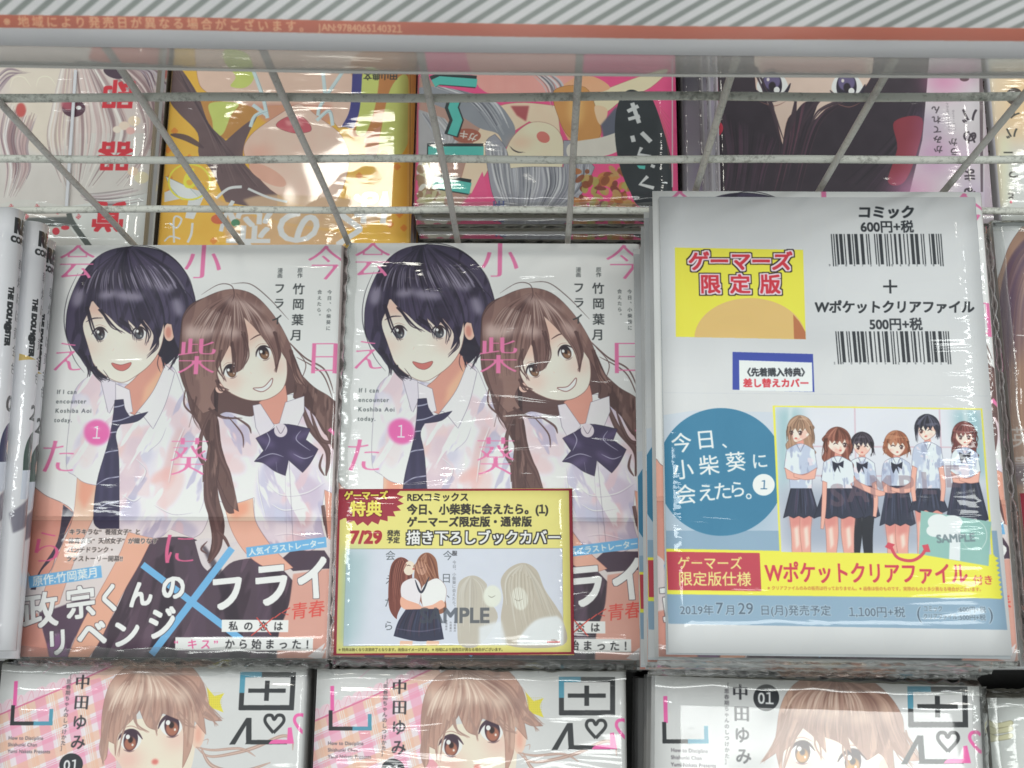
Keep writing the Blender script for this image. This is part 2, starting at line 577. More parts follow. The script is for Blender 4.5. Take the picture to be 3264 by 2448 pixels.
    for p in ([(870, 1450), (930, 1520), (900, 1600)], [(780, 1680), (850, 1720), (900, 1690)], [(940, 1400), (1020, 1330), (1060, 1240)], [(1180, 1250), (1120, 1400), (1080, 1600)], [(980, 1740), (1100, 1800), (1230, 1790)], [(1290, 1540), (1300, 1700), (1270, 1790)]):
        a.stroke(p, 7, (240, 240, 244), .8)
        a.stroke([(x + 6, y + 8) for x, y in p], 3, (150, 138, 160), .7)
    a.clip = None
    sh2 = a.poly([(1370, 1200), (1480, 1130), (1640, 1080), (1860, 1040), (2040, 1080), (2150, 1180), (2180, 1500), (2150, 1680), (2080, 1650), (2060, 1850), (2090, 1980), (1990, 2040), (1870, 2020), (1740, 2010), (1640, 1850), (1630, 1700), (1480, 1740), (1350, 1700), (1340, 1450)],
                 (234, 228, 238), line=(140, 130, 148), ret=True)
    a.clip = sh2
    for (x, y, rx, ry, c, al, rot) in ((1480, 1300, 90, 60, (240, 214, 222), .9, 0), (1470, 1480, 110, 60, (236, 190, 190), .6, .4), (1430, 1620, 90, 30, (236, 200, 200), .9, 0), (1960, 1180, 70, 60, (226, 196, 210), .7, 0), (1700, 1620, 50, 150, (200, 196, 220), .9, .1),
                                       (1950, 1680, 110, 120, (206, 186, 208), .9, 0), (1800, 1800, 120, 60, (196, 196, 222), .9, .2), (1940, 1820, 60, 80, (232, 196, 200), .9, 0), (2100, 1350, 50, 160, (236, 204, 212), .9, 0), (1640, 1380, 60, 90, (240, 232, 240), .9, 0), (1980, 1960, 90, 40, (190, 186, 212), .9, 0)):
        a.blob(x, y, rx, ry, c, al, soft=5, rot=rot)
    a.wash(sh2, (202, 190, 212), 80, .50, .6, 4, (.8, 1.9), .16, rot=-.3)
    a.wash(sh2, (236, 194, 198), 60, .60, .5, 6, (1, 1.8), rot=.3)
    a.wash(sh2, (182, 176, 206), 40, .62, .7, 10, (.7, 2), rot=-.4)
    a.wash(sh2, (240, 236, 240), 34, .64, .8, 14, (.6, 2.4), rot=-.5)
    for p in ([(1700, 1600), (1800, 1680), (1960, 1670), (2080, 1600)], [(1740, 1740), (1820, 1780), (1960, 1760)], [(1650, 1500), (1660, 1650), (1700, 1820)], [(1760, 1940), (1860, 1930), (1990, 1960)]):
        a.stroke(p, 6, (242, 240, 246), .8)
        a.stroke([(x + 5, y + 7) for x, y in p], 2.5, (150, 138, 160), .6)
    a.stroke([(1850, 1330), (1860, 1600), (1880, 1980)], 3, (140, 130, 150), .8, taper=False)
    a.stroke([(1820, 1330), (1830, 1600), (1840, 1980)], 2, (160, 150, 170), .6, taper=False)
    a.clip = None
    # left figure: back hair, neck, collar, tie
    a.poly([(420, 640), (440, 480), (520, 300), (620, 170), (760, 105), (900, 92), (1060, 130), (1180, 240), (1250, 420), (1256, 560), (1220, 700), (1130, 790), (1060, 850), (1010, 800), (700, 930), (600, 900), (510, 800), (460, 730)], (48, 44, 60), curve=True)
    a.poly([(1010, 780), (1062, 850), (1050, 930), (930, 1100), (860, 1170), (810, 1130), (800, 990), (860, 940)], (218, 152, 136), line=(130, 80, 80))
    a.poly([(1050, 850), (1060, 930), (960, 1060), (900, 1120), (930, 1000)], (240, 186, 150), .8, soft=5)
    a.poly([(640, 930), (740, 960), (760, 1040), (700, 1160), (690, 1150)], (222, 214, 226), line=(120, 110, 130))
    a.poly([(740, 970), (830, 1010), (850, 1150), (760, 1180), (740, 1080)], (228, 222, 232), line=(120, 110, 130))
    a.poly([(1060, 850), (1120, 900), (1060, 1100), (980, 1260), (900, 1160), (870, 1160), (980, 1020)], (230, 226, 234), line=(120, 110, 130))
    tie = a.poly([(735, 1075), (790, 1070), (800, 1130), (830, 1180), (950, 1150), (880, 1210), (770, 1230), (740, 1300), (760, 1450), (765, 1900), (640, 1900), (600, 1840), (620, 1600), (690, 1350), (720, 1200)], (64, 60, 88), line=(50, 46, 64), ret=True)
    a.clip = tie
    for y in (1110, 1200, 1270, 1390, 1560, 1720):
        a.stroke([(600, y + 70), (680, y + 20), (780, y), (900, y - 50)], 8, (188, 188, 214), .85)
    for x in (660, 720):
        a.stroke([(x, 1350), (x - 10, 1600), (x - 20, 1850)], 22, (84, 78, 112), .5, soft=3)
    a.clip = None
    # head of the left figure (a plain, generic one)
    a.blob(1085, 640, 34, 58, (236, 190, 172), 1)
    a.blob(1080, 642, 18, 36, (206, 130, 116), .8, soft=2)
    fm = face(a, [(540, 470), (528, 600), (560, 760), (620, 870), (700, 935), (780, 962), (850, 935), (960, 850), (1030, 740), (1050, 600), (1000, 460), (780, 400)], (240, 224, 212))
    a.clip = fm
    a.blob(570, 740, 80, 40, (240, 186, 172), .6, soft=14)
    a.blob(940, 720, 80, 45, (240, 180, 168), .65, soft=14)
    a.poly([(520, 440), (1060, 440), (1040, 640), (840, 560), (700, 520), (560, 560)], (222, 150, 130), .55, soft=14)
    a.clip = None
    plain_eye(a, 640, 655, 44, (96, 100, 108), tilt=.05)
    plain_eye(a, 892, 650, 42, (96, 100, 108), tilt=.05)
    a.stroke([(550, 575), (600, 552), (660, 550)], 8, (60, 52, 66))
    a.poly([(715, 838), (775, 850), (840, 835), (825, 868), (785, 888), (740, 874)], (206, 116, 110), curve=True, line=(110, 60, 62))
    a.stroke([(730, 745), (722, 760)], 5, (200, 140, 126), .8)
    hair = a.poly([(425, 640), (430, 500), (480, 350), (560, 220), (680, 125), (850, 92), (1020, 120), (1160, 220), (1240, 380), (1256, 540), (1220, 680), (1150, 760), (1120, 690), (1100, 590), (1050, 580), (1020, 680), (960, 760), (985, 660), (920, 560),
                   (880, 620), (820, 560), (840, 655), (760, 600), (700, 540), (640, 490), (590, 430), (560, 520), (530, 600), (560, 720), (610, 880), (640, 920), (560, 870), (500, 780), (450, 720)], (76, 68, 94), line=(48, 42, 58), ret=True)
    cols = [(44, 40, 56), (42, 40, 54), (92, 82, 110), (80, 72, 98), (54, 48, 66)]
    a.wash(hair, (54, 48, 68), 60, .5, .85, 31, (.5, 2.2), rot=.2)
    g0 = [(760, 120), (560, 260), (470, 480), (480, 720)]
    g1 = [(880, 110), (1120, 260), (1220, 480), (1130, 760)]
    g2 = [(820, 110), (860, 260), (960, 480), (1040, 700)]
    a.strands(g0, g2, 60, cols, 16, .5, clip=hair, seed=3, jit=6)
    a.strands(g2, g1, 50, cols, 16, .5, clip=hair, seed=4, jit=6)
    a.clip = hair
    for x, y, rx, ry, rot in ((1010, 330, 110, 34, .35), (830, 410, 90, 30, .1), (690, 400, 60, 26, -.2), (500, 420, 34, 60, .3), (1140, 480, 30, 60, -.3)):
        a.blob(x, y, rx, ry, (150, 142, 164), .9, soft=6, rot=rot)
    a.clip = None
    a.strands(g0, g2, 60, [(52, 46, 64), (44, 38, 54), (168, 160, 182)], 10, .6, seg=(.34, .6), clip=hair, seed=5)
    a.strands(g2, g1, 60, [(52, 46, 64), (44, 38, 54), (160, 152, 176)], 10, .6, seg=(.3, .58), clip=hair, seed=6)
    wisps(a, [((560, 470), (600, 620), (640, 700)), ((640, 500), (720, 600), (790, 640)), ((760, 560), (830, 620), (870, 700)), ((900, 560), (950, 640), (940, 720)), ((1010, 620), (1000, 720), (940, 800)), ((1110, 700), (1120, 790), (1080, 880)), ((1060, 720), (1040, 800), (1050, 870)), ((560, 800), (600, 900), (660, 960)), ((520, 760), (560, 860), (570, 930)), ((600, 860), (640, 920), (690, 950)), ((1180, 700), (1150, 780), (1100, 840))], 15, (50, 44, 60), 5)
    for p in ([(690, 180), (860, 85), (1060, 130), (1210, 290), (1250, 470)], [(500, 260), (430, 420), (412, 600), (470, 800), (540, 900)], [(1130, 330), (1240, 450), (1190, 660), (1090, 830)], [(600, 880), (560, 830), (520, 720)], [(1030, 760), (1010, 840), (1030, 900)], [(660, 880), (700, 940), (690, 960)]):
        a.stroke(p, 5, (44, 40, 54), .8)
    # right figure: long brown hair behind
    br, brd, brl = (130, 98, 94), (78, 56, 58), (196, 164, 156)
    back = a.poly([(1160, 620), (1180, 520), (1260, 440), (1480, 380), (1660, 440), (1790, 600), (1880, 780), (1960, 960), (2090, 1060), (2170, 1130), (2170, 1330), (2080, 1290), (1990, 1120), (1900, 1020), (1800, 1060), (1650, 1150), (1600, 1180), (1450, 1150),
                   (1380, 1190), (1380, 1300), (1420, 1500), (1480, 1700), (1500, 1800), (1440, 1770), (1360, 1500), (1320, 1250), (1230, 1160), (1190, 1000), (1150, 800)], (104, 78, 78), line=brd, ret=True)
    a.strands([(1200, 600), (1190, 900), (1300, 1250), (1450, 1740)], [(1420, 900), (1400, 1050), (1400, 1300), (1470, 1740)], 40, [brd, (50, 38, 44), (120, 90, 90)], 14, .5, clip=back, seed=8)
    a.strands([(1700, 600), (1850, 850), (1960, 1050), (2080, 1290)], [(1760, 560), (1960, 880), (2120, 1060), (2180, 1200)], 34, [brd, (60, 44, 50), (130, 100, 98)], 14, .5, clip=back, seed=9)
    for pts in ([(1900, 880), (2010, 990), (2120, 1060), (2185, 1150), (2190, 1440), (2130, 1380), (2060, 1230), (1960, 1120), (1880, 1060)], [(1210, 1010), (1300, 1130), (1390, 1180), (1420, 1380), (1490, 1600), (1530, 1790), (1460, 1730), (1380, 1540), (1330, 1360), (1270, 1220)],
                [(1340, 1330), (1380, 1500), (1400, 1700), (1440, 1880), (1400, 2050), (1330, 2110), (1360, 1960), (1330, 1780), (1310, 1560)], [(1180, 700), (1150, 860), (1190, 1010), (1280, 1120), (1300, 1040), (1230, 900)]):
        lk = a.poly(pts, (110, 82, 80), line=brd, ret=True)
        a.wash(lk, (142, 110, 104), 30, .52, .7, 51, (.5, 2.6))
        a.wash(lk, (80, 58, 60), 26, .56, .7, 52, (.5, 2.6))
    for p, w in (([(1350, 1150), (1290, 1300), (1280, 1420), (1310, 1500), (1300, 1600)], 30), ([(1370, 1180), (1400, 1400), (1460, 1540), (1490, 1640)], 36), ([(1320, 1500), (1330, 1700), (1380, 1850), (1400, 2000), (1340, 2120)], 60), ([(1250, 1100), (1210, 1250)], 10),
                 ([(1500, 1180), (1590, 1240), (1610, 1290)], 14), ([(1200, 960), (1180, 1100), (1250, 1180), (1290, 1250)], 12), ([(1460, 1180), (1550, 1290), (1560, 1380)], 10), ([(1380, 1900), (1440, 1960), (1480, 2040)], 20), ([(1330, 1980), (1290, 2030), (1330, 2060)], 12),
                 ([(1920, 1060), (1990, 1250), (2100, 1400), (2090, 1560)], 40), ([(1990, 1150), (2060, 1330), (2170, 1340)], 26), ([(2080, 1560), (2050, 1500), (2070, 1420)], 16), ([(1880, 1050), (1930, 1100), (1900, 1180)], 16), ([(2080, 1880), (2070, 1750), (2100, 1960)], 22),
                 ([(1790, 640), (1950, 800), (2080, 880), (2140, 1030)], 10), ([(1900, 800), (2060, 900), (2130, 1060)], 8), ([(1160, 650), (1150, 850), (1180, 960), (1300, 1080)], 8), ([(1880, 740), (1960, 850), (1900, 1000)], 5)):
        a.stroke(p, w, (98, 72, 72), .95)
        a.stroke([(x + 3, y) for x, y in p], w * .3, (132, 100, 98), .5)
    # neck, collar, ribbon
    a.poly([(1660, 1090), (1830, 980), (1840, 1090), (1800, 1210), (1760, 1230), (1700, 1180)], (222, 154, 138), line=(150, 90, 86))
    a.poly([(1620, 1110), (1670, 1100), (1760, 1240), (1680, 1330), (1640, 1250)], (228, 220, 230), line=(120, 110, 130))
    a.poly([(1830, 1090), (1950, 1050), (1950, 1150), (1900, 1260), (1790, 1230)], (230, 224, 234), line=(120, 110, 130))
    rb = a.poly([(1820, 1230), (1990, 1260), (1960, 1330), (2040, 1390), (1990, 1480), (1940, 1540), (1850, 1460), (1830, 1560), (1760, 1530), (1690, 1480), (1630, 1470), (1690, 1400), (1640, 1320), (1720, 1280)], (70, 60, 92), line=(44, 38, 56), ret=True)
    a.clip = rb
    for x, y, rx, ry, rot in ((1700, 1340, 70, 22, .5), (1940, 1300, 70, 18, -.4), (1900, 1440, 60, 24, .6), (1740, 1470, 60, 24, -.5)):
        a.blob(x, y, rx, ry, (112, 96, 140), .6, soft=5, rot=rot)
    for p in ([(1700, 1270), (1730, 1330), (1700, 1400)], [(1930, 1270), (1900, 1330), (1990, 1400)], [(1640, 1460), (1740, 1420), (1820, 1440)], [(1880, 1420), (1950, 1450), (2010, 1430)], [(1780, 1560), (1770, 1470)]):
        a.stroke(p, 6, (190, 186, 212), .8)
    a.clip = None
    a.blob(1800, 1270, 42, 44, (222, 210, 220), 1)
    a.stroke([(1770, 1240), (1800, 1290), (1830, 1240)], 4, (120, 106, 124))
    # face of the right figure
    a.blob(1832, 730, 30, 56, (238, 196, 180), 1, rot=-.2)
    a.blob(1410, 1000, 30, 30, (232, 190, 176), 1)
    fm = face(a, [(1400, 760), (1390, 900), (1440, 1000), (1540, 1060), (1640, 1080), (1740, 1060), (1820, 990), (1840, 860), (1800, 700), (1700, 560), (1500, 520)], (242, 224, 212))
    a.clip = fm
    a.blob(1480, 960, 70, 42, (240, 176, 164), .7, soft=14)
    a.blob(1770, 850, 66, 42, (240, 176, 164), .7, soft=14)
    a.poly([(1380, 740), (1560, 520), (1800, 560), (1840, 700), (1700, 660), (1560, 760), (1440, 860)], (226, 156, 136), .5, soft=14)
    a.clip = None
    plain_eye(a, 1480, 892, 44, (150, 110, 84), tilt=-.35)
    plain_eye(a, 1690, 775, 46, (150, 110, 84), tilt=-.35)
    a.stroke([(1600, 690), (1650, 660), (1700, 650)], 8, (92, 66, 66))
    a.poly([(1622, 1000), (1690, 990), (1745, 935), (1735, 985), (1680, 1022)], (240, 232, 230), curve=True, line=(120, 66, 66), lw=2)
    a.stroke([(1612, 905), (1604, 896)], 5, (214, 150, 136), .8)
    h2 = a.poly([(1165, 640), (1180, 540), (1260, 450), (1400, 380), (1520, 366), (1640, 410), (1760, 540), (1850, 700), (1900, 850), (1960, 980), (1900, 960), (1860, 860), (1800, 760), (1780, 860), (1770, 900), (1740, 760), (1640, 620), (1560, 540), (1590, 700), (1560, 860),
                 (1500, 900), (1500, 780), (1470, 720), (1420, 820), (1390, 900), (1400, 980), (1470, 1010), (1380, 990), (1350, 1060), (1380, 1130), (1300, 1160), (1220, 1050), (1170, 850)], br, line=brd, ret=True)
    a.wash(h2, (154, 120, 112), 60, .5, .7, 33, (.5, 2.4), rot=.1)
    cols = [brd, (96, 68, 68), (146, 112, 106), (160, 124, 116), (112, 82, 80)]
    g0 = [(1480, 400), (1300, 500), (1200, 700), (1230, 1050)]
    g1 = [(1500, 400), (1480, 560), (1440, 740), (1400, 980)]
    g2 = [(1520, 390), (1700, 540), (1820, 720), (1920, 950)]
    a.strands(g0, g1, 70, cols, 14, .5, clip=h2, seed=11, jit=6)
    a.strands(g1, g2, 60, cols, 14, .5, clip=h2, seed=12, jit=6)
    a.clip = h2
    for x, y, rx, ry, rot in ((1560, 470, 130, 26, .35), (1300, 640, 90, 36, -.15), (1480, 640, 70, 34, .1), (1720, 620, 60, 26, .7), (1220, 640, 40, 50, 0)):
        a.blob(x, y, rx, ry, (206, 178, 172), .85, soft=7, rot=rot)
    a.clip = None
    a.strands(g0, g1, 60, [(124, 94, 90), (220, 194, 186)], 9, .6, seg=(.3, .62), clip=h2, seed=13)
    a.strands(g1, g2, 40, [(124, 94, 90), (212, 184, 176)], 9, .6, seg=(.15, .55), clip=h2, seed=14)
    wisps(a, [((1480, 700), (1500, 820), (1480, 910)), ((1560, 640), (1580, 780), (1540, 880)), ((1420, 760), (1400, 860), (1440, 960)), ((1760, 640), (1790, 780), (1770, 900)), ((1860, 760), (1900, 900), (1960, 1010)), ((1380, 940), (1420, 1010), (1480, 1020)), ((1250, 1060), (1230, 1180), (1290, 1260)), ((1350, 1130), (1420, 1180), (1560, 1200))], 15, (96, 70, 70), 6)
    for p in ([(1290, 400), (1400, 335), (1480, 340), (1500, 400), (1480, 450)], [(1480, 330), (1600, 330), (1720, 420), (1850, 560)], [(1500, 560), (1480, 700), (1520, 900)], [(1700, 660), (1760, 780), (1770, 880)]):
        a.stroke(p, 6, (84, 62, 64), .8)
    # paper band over the lower third: the same picture, printed a shade warmer
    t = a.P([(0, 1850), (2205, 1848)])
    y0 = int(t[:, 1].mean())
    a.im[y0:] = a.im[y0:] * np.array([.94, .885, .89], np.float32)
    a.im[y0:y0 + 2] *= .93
    a.poly([(1970, 2720), (2085, 2630), (2060, 2690), (2100, 2640), (2060, 2740)], (222, 214, 216))
    # title characters
    T = dict(mincho=True)
    for ch, x, y, sz in (('会', 492, 190, 262), ('小', 1300, 190, 262), ('今', 2085, 200, 258), ('え', 430, 800, 230), ('柴', 1262, 800, 268), ('日', 2078, 805, 250),
                         ('た', 372, 1440, 255), ('葵', 1210, 1440, 272), ('ら', 300, 2020, 240), ('に', 1150, 2030, 240)):
        c = PINK if y < 1900 else (214, 92, 138)
        a.text(ch, x, y, sz, c, sx=.95, **T)
    a.stroke([(2110, 1260), (2150, 1300), (2180, 1350)], 26, PINK, 1, taper=2)
    a.blob(620, 1282, 84, 82, (238, 104, 176), 1, soft=3)
    a.text('1', 618, 1282, 112, (246, 222, 236), sx=.8)
    G = (70, 74, 78)
    a.text('原作', 1923, 262, 34, G, vertical=True, bold=.6)
    a.text('漫画', 1795, 262, 34, G, vertical=True, bold=.6)
    for ch, x, y in (('竹', 1915, 365), ('岡', 1912, 462), ('葉', 1907, 562), ('月', 1898, 660)):
        a.text(ch, x, y, 78, (58, 62, 66), bold=1.0)
    for ch, x, y in (('フ', 1792, 360), ('ラ', 1788, 456), ('イ', 1775, 560)):
        a.text(ch, x, y, 74, (58, 62, 66), bold=1.0)
    a.text('今日、小柴葵に', 2108, 500, 30, G, vertical=True, track=1.33, bold=.3)
    a.text('会えたら。', 2046, 460, 30, G, vertical=True, track=1.33, bold=.3)
    for i, (t_, x) in enumerate((('If I can', 362), ('encounter', 356), ('Koshiba Aoi', 350), ('today.', 345))):
        a.text(t_, x, 1022 + 60 * i, 38, (86, 92, 96), anchor='l', track=1.24, bold=.7)
    for i, (t_, x) in enumerate((('キラキラな“養殖女子”と', 445), ('体育会系“天然女子”が織りなす', 440), ('パンチドランク・', 432), ('ラブストーリー開幕!!', 425))):
        a.text(t_, x, 1528 + 392 + 57 * i, 39, (66, 62, 64), anchor='l', bold=1.0, track=.98, outline=[((236, 214, 208), 2.2)])
    BL = (108, 174, 222)
    a.poly([(182, 2205), (648, 2135), (656, 2212), (190, 2280)], BL)
    ang = -math.atan2(70, 466)
    a.text('原作:竹岡葉月', 420, 2208, 69, (236, 240, 244), ang=ang, bold=.8, track=.98)
    a.poly([(1578, 2020), (2090, 1952), (2095, 2018), (1584, 2084)], BL)
    a.text('人気イラストレーター', 1838, 2020, 50, (238, 242, 246), ang=-math.atan2(68, 512), bold=.8, track=.98)
    a.stroke([(915, 2130), (1548, 2610)], 42, BL, taper=False, curve=False)
    a.stroke([(1488, 2025), (972, 2705)], 46, BL, taper=False, curve=False)
    WT = (246, 246, 246)
    ol = [((74, 64, 74), 5)]
    for ch, x, y, sz, sx in (('政', 258, 2425, 232, 1.0), ('宗', 518, 2375, 212, .92), ('く', 705, 2345, 190, .8), ('ん', 900, 2320, 175, .92), ('の', 1112, 2275, 175, .95), ('リ', 370, 2628, 180, .85),
                             ('ベ', 590, 2575, 190, 1.05), ('ン', 810, 2570, 190, 1.0), ('ジ', 1040, 2505, 215, .9)):
        a.text(ch, x, y, sz, WT, bold=5.5, sx=sx, ang=-.14, outline=[(ol[0][0], 3)])
    for ch, x, y, sz, sx in (('フ', 1460, 2310, 250, .95), ('ラ', 1740, 2260, 300, .85), ('イ', 2010, 2220, 300, .75)):
        a.text(ch, x, y, sz, WT, bold=8, sx=sx, ang=-.1, outline=[(ol[0][0], 3)])
    a.poly([(1422, 2482), (1850, 2485), (1847, 2562), (1420, 2560)], (246, 246, 246))
    a.text('私の恋は', 1640, 2524, 62, (46, 46, 50), bold=1.2, track=1.55)
    a.stroke([(1610, 2585), (1755, 2468)], 7, (214, 70, 60), taper=False, curve=False)
    a.stroke([(1645, 2468), (1738, 2580)], 7, (214, 70, 60), taper=False, curve=False)
    a.text('青春', 1975, 2420, 110, (216, 74, 66), bold=.5, ang=-.12, shear=.15)
    a.stroke([(1860, 2405), (1805, 2440), (1850, 2450)], 8, (216, 74, 66), curve=False, taper=False)
    a.stroke([(1800, 2440), (1760, 2470)], 7, (216, 74, 66), curve=False, taper=False)
    a.poly([(1125, 2595), (2008, 2598), (2005, 2682), (1122, 2678)], (246, 246, 246))
    a.text('“キス”', 1275, 2640, 68, (228, 96, 150), bold=1.2, track=1.25)
    a.text('から始まった！', 1730, 2640, 66, (46, 46, 50), bold=1.2, track=1.3)
    a.grain(3)
    return a


def art_promo_card(centre, w, h):
    a = flat_art(*centre, w, h, 7500, (222, 212, 118))
    a.space(1000, 1500, 2.011)
    R_ = (160, 48, 66)
    a.poly([(150, 118), (1660, 116), (1676, 1176), (120, 1192)], R_)
    a.poly([(172, 132), (1636, 128), (1650, 1162), (146, 1172)], (226, 216, 124))
    # burst
    pts = []
    cx, cy = 330, 190
    n = 46
    for i in range(n):
        t = 2 * math.pi * i / n
        r = 1.0 if i % 2 else .84
        pts.append((cx + 250 * r * math.cos(t), cy + 165 * r * math.sin(t)))
    a.poly(pts, R_)
    a.poly([(150, 118), (420, 118), (300, 250), (165, 320)], R_)
    Y = (240, 218, 84)
    a.text('ゲーマーズ', 335, 160, 60, Y, bold=2.6, track=.95, outline=[((110, 26, 40), 4)], sx=.98)
    a.text('特典', 335, 245, 104, Y, bold=3.6, outline=[((110, 26, 40), 4)])
    K = (52, 48, 44)
    a.text('REXコミックス', 597, 172, 60, K, anchor='l', bold=1.6, sx=.97)
    a.text('今日、小柴葵に会えたら。(1)', 597, 250, 72, K, anchor='l', bold=2.4, sx=.95)
    a.text('ゲーマーズ限定版・通常版', 597, 330, 68, K, anchor='l', bold=2.4, sx=.98)
    a.text('7/29', 335, 425, 112, (172, 40, 52), bold=4.5, sx=1.04)
    a.text('発売', 512, 402, 42, K, bold=1.4)
    a.text('予定', 510, 446, 42, K, bold=1.4)
    a.text('描き下ろしブックカバー', 1090, 430, 93, (240, 240, 240), bold=2.4, outline=[((44, 42, 44), 7)], sx=.97)
    # picture
    a.poly([(212, 502), (1594, 498), (1600, 1112), (190, 1124)], (206, 210, 224), line=(90, 90, 90))
    a.poly([(212, 504), (340, 504), (320, 700), (300, 900), (270, 1120), (190, 1120)], (150, 182, 186), .8, soft=22)
    a.poly([(205, 506), (240, 506), (222, 1118), (190, 1120)], (120, 158, 164), .6, soft=10)
    for ch, x, y in (('会', 492, 545), ('え', 488, 700), ('た', 485, 845), ('ら', 480, 995)):
        a.text(ch, x, y, 66, (90, 96, 104))
    a.text('今', 860, 545, 66, (90, 96, 104))
    a.text('日', 850, 690, 66, (90, 96, 104))
    a.text('、', 880, 790, 60, (90, 96, 104))
    a.text('服', 903, 530, 34, (60, 60, 66), bold=.8)
    a.text('今日、小柴葵に会えたら。', 900, 730, 25, (110, 112, 120), vertical=True, track=1.02)
    for x, y in ((905, 1000), (878, 1000), (850, 990)):
        a.text('竹岡葉月', x, y, 14, (110, 110, 118), vertical=True, track=1.2, bold=.6)
    # two small figures, plain
    def small(hx, hy, lean, hc, hl):
        hm = a.poly([(hx - 60, hy - 50), (hx, hy - 95), (hx + 60, hy - 50), (hx + 80 * (1 if lean > 0 else .8), hy + 80), (hx + lean * 1.8, hy + 260), (hx - 20 + lean, hy + 300), (hx - 70 + lean * .5, hy + 230), (hx - 80, hy + 80)], hc, curve=True, ret=True)
        a.strands([(hx - 10, hy - 90), (hx - 60, hy), (hx - 60 + lean * .6, hy + 280)], [(hx + 10, hy - 90), (hx + 60, hy), (hx + 60 + lean, hy + 280)], 46, [hl, (92, 48, 44), hc], 7, .6, clip=hm, seed=int(hx))
    small(560, 650, -10, (122, 66, 58), (176, 112, 96))
    small(725, 620, 70, (148, 96, 74), (200, 148, 122))
    a.blob(612, 625, 36, 46, (240, 214, 196), 1, rot=.2)
    a.blob(690, 625, 34, 44, (226, 178, 158), .9, rot=-.2)
    a.stroke([(596, 612), (608, 606), (622, 612)], 5, (80, 50, 50), .9)
    a.stroke([(676, 620), (690, 626), (704, 618)], 5, (80, 50, 50), .9)
    a.blob(640, 630, 8, 6, (200, 90, 86), .9)
    for k_ in range(16):
        a.stroke([(640 + k_ * 6, 560 + abs(8 - k_) * 6), (650 + k_ * 7, 640), (690 + k_ * 9, 740 + (k_ * 37) % 50)], 7, ((150, 98, 76), (120, 72, 58), (188, 136, 110))[k_ % 3], .8, taper=2)
        a.stroke([(520 + k_ * 5, 570 + abs(8 - k_) * 4), (506 + k_ * 4, 680), (520 + k_ * 5, 800 + (k_ * 29) % 50)], 6, ((122, 66, 58), (92, 48, 46), (170, 108, 92))[k_ % 3], .7, taper=2)
    a.poly([(570, 720), (650, 690), (690, 760), (660, 900), (600, 900), (560, 800)], (226, 220, 226), curve=True, line=(150, 120, 120))
    a.poly([(700, 740), (790, 690), (850, 760), (820, 880), (720, 900), (690, 820)], (234, 228, 230), curve=True, line=(150, 120, 120))
    a.poly([(560, 810), (600, 830), (680, 860), (700, 900), (620, 900), (560, 870)], (230, 170, 146), curve=True)
    a.poly([(820, 830), (760, 860), (680, 880), (700, 915), (780, 900), (840, 870)], (232, 174, 150), curve=True)
    a.stroke([(650, 700), (690, 780), (740, 680)], 14, (52, 56, 72), 1)
    sk = a.poly([(590, 890), (800, 885), (835, 1080), (740, 1092), (640, 1090), (512, 1060), (540, 970)], (52, 54, 78), ret=True)
    a.strands([(600, 890), (540, 1000), (520, 1080)], [(800, 890), (820, 1000), (830, 1080)], 40, [(38, 38, 56), (88, 66, 84), (72, 82, 112)], 9, .6, clip=sk, seed=5)
    a.clip = sk
    a.stroke([(520, 1010), (680, 1030), (830, 1005)], 8, (120, 110, 140), .5)
    a.clip = None
    for x in (590, 760):
        a.poly([(x - 35, 1090), (x + 45, 1092), (x + 42, 1118), (x - 40, 1120)], (236, 186, 162))
    # faded pair on the right half
    S_, Sh = (190, 182, 170), (212, 208, 200)
    m = a.poly([(920, 760), (960, 690), (1040, 675), (1110, 730), (1100, 800), (1180, 940), (1060, 1118), (940, 1118), (920, 1000)], S_, curve=True, ret=True)
    a.strands([(1000, 680), (930, 800), (940, 1100)], [(1020, 680), (1110, 780), (1080, 1100)], 30, [Sh, (176, 168, 158)], 10, .5, clip=m)
    a.blob(1145, 805, 58, 70, (222, 224, 212), .95, soft=2)
    m = a.poly([(1200, 700), (1260, 620), (1350, 592), (1430, 640), (1480, 760), (1560, 880), (1598, 960), (1598, 1118), (1240, 1118), (1200, 960), (1215, 820)], (188, 178, 164), curve=True, ret=True)
    a.strands([(1340, 600), (1220, 720), (1250, 1100)], [(1360, 600), (1480, 760), (1590, 1000)], 50, [Sh, (172, 164, 150), (200, 190, 176)], 12, .5, clip=m)
    a.blob(1320, 820, 52, 74, (224, 224, 214), .95, soft=2, rot=-.2)
    a.stroke([(1118, 800), (1140, 812), (1165, 800)], 6, (150, 146, 136), .8)
    a.stroke([(1285, 820), (1310, 834), (1340, 822)], 6, (150, 142, 130), .8)
    for k_ in range(14):
        a.stroke([(1260 + k_ * 10, 640 + abs(6 - k_) * 7), (1250 + k_ * 12, 760), (1290 + k_ * 9, 900 + (k_ * 31) % 70)], 10, ((198, 190, 176), (176, 166, 150))[k_ % 2], .7, taper=2)
    a.poly([(1060, 1000), (1200, 960), (1240, 1118), (1060, 1118)], (220, 224, 230), .9, soft=4)
    a.poly([(1310, 1080), (1420, 960), (1560, 930), (1600, 980), (1600, 1116), (1310, 1118)], (222, 226, 230), .95, soft=3)
    a.text('SAMPLE', 902, 925, 132, (66, 72, 84), bold=4, alpha=.72)
    a.text('発売元', 1540, 1088, 12, (130, 90, 80), bold=.5)
    a.poly([(1495, 1092), (1580, 1092), (1580, 1103), (1495, 1103)], (200, 90, 90))
    a.text('※特典は無くなり次第終了となります。画像はイメージです。 ※地域により発売日が異なる場合がございます。', 160, 1147, 21.5, (96, 84, 50), anchor='l', bold=.8, sx=.98)
    a.grain(3)
    return a


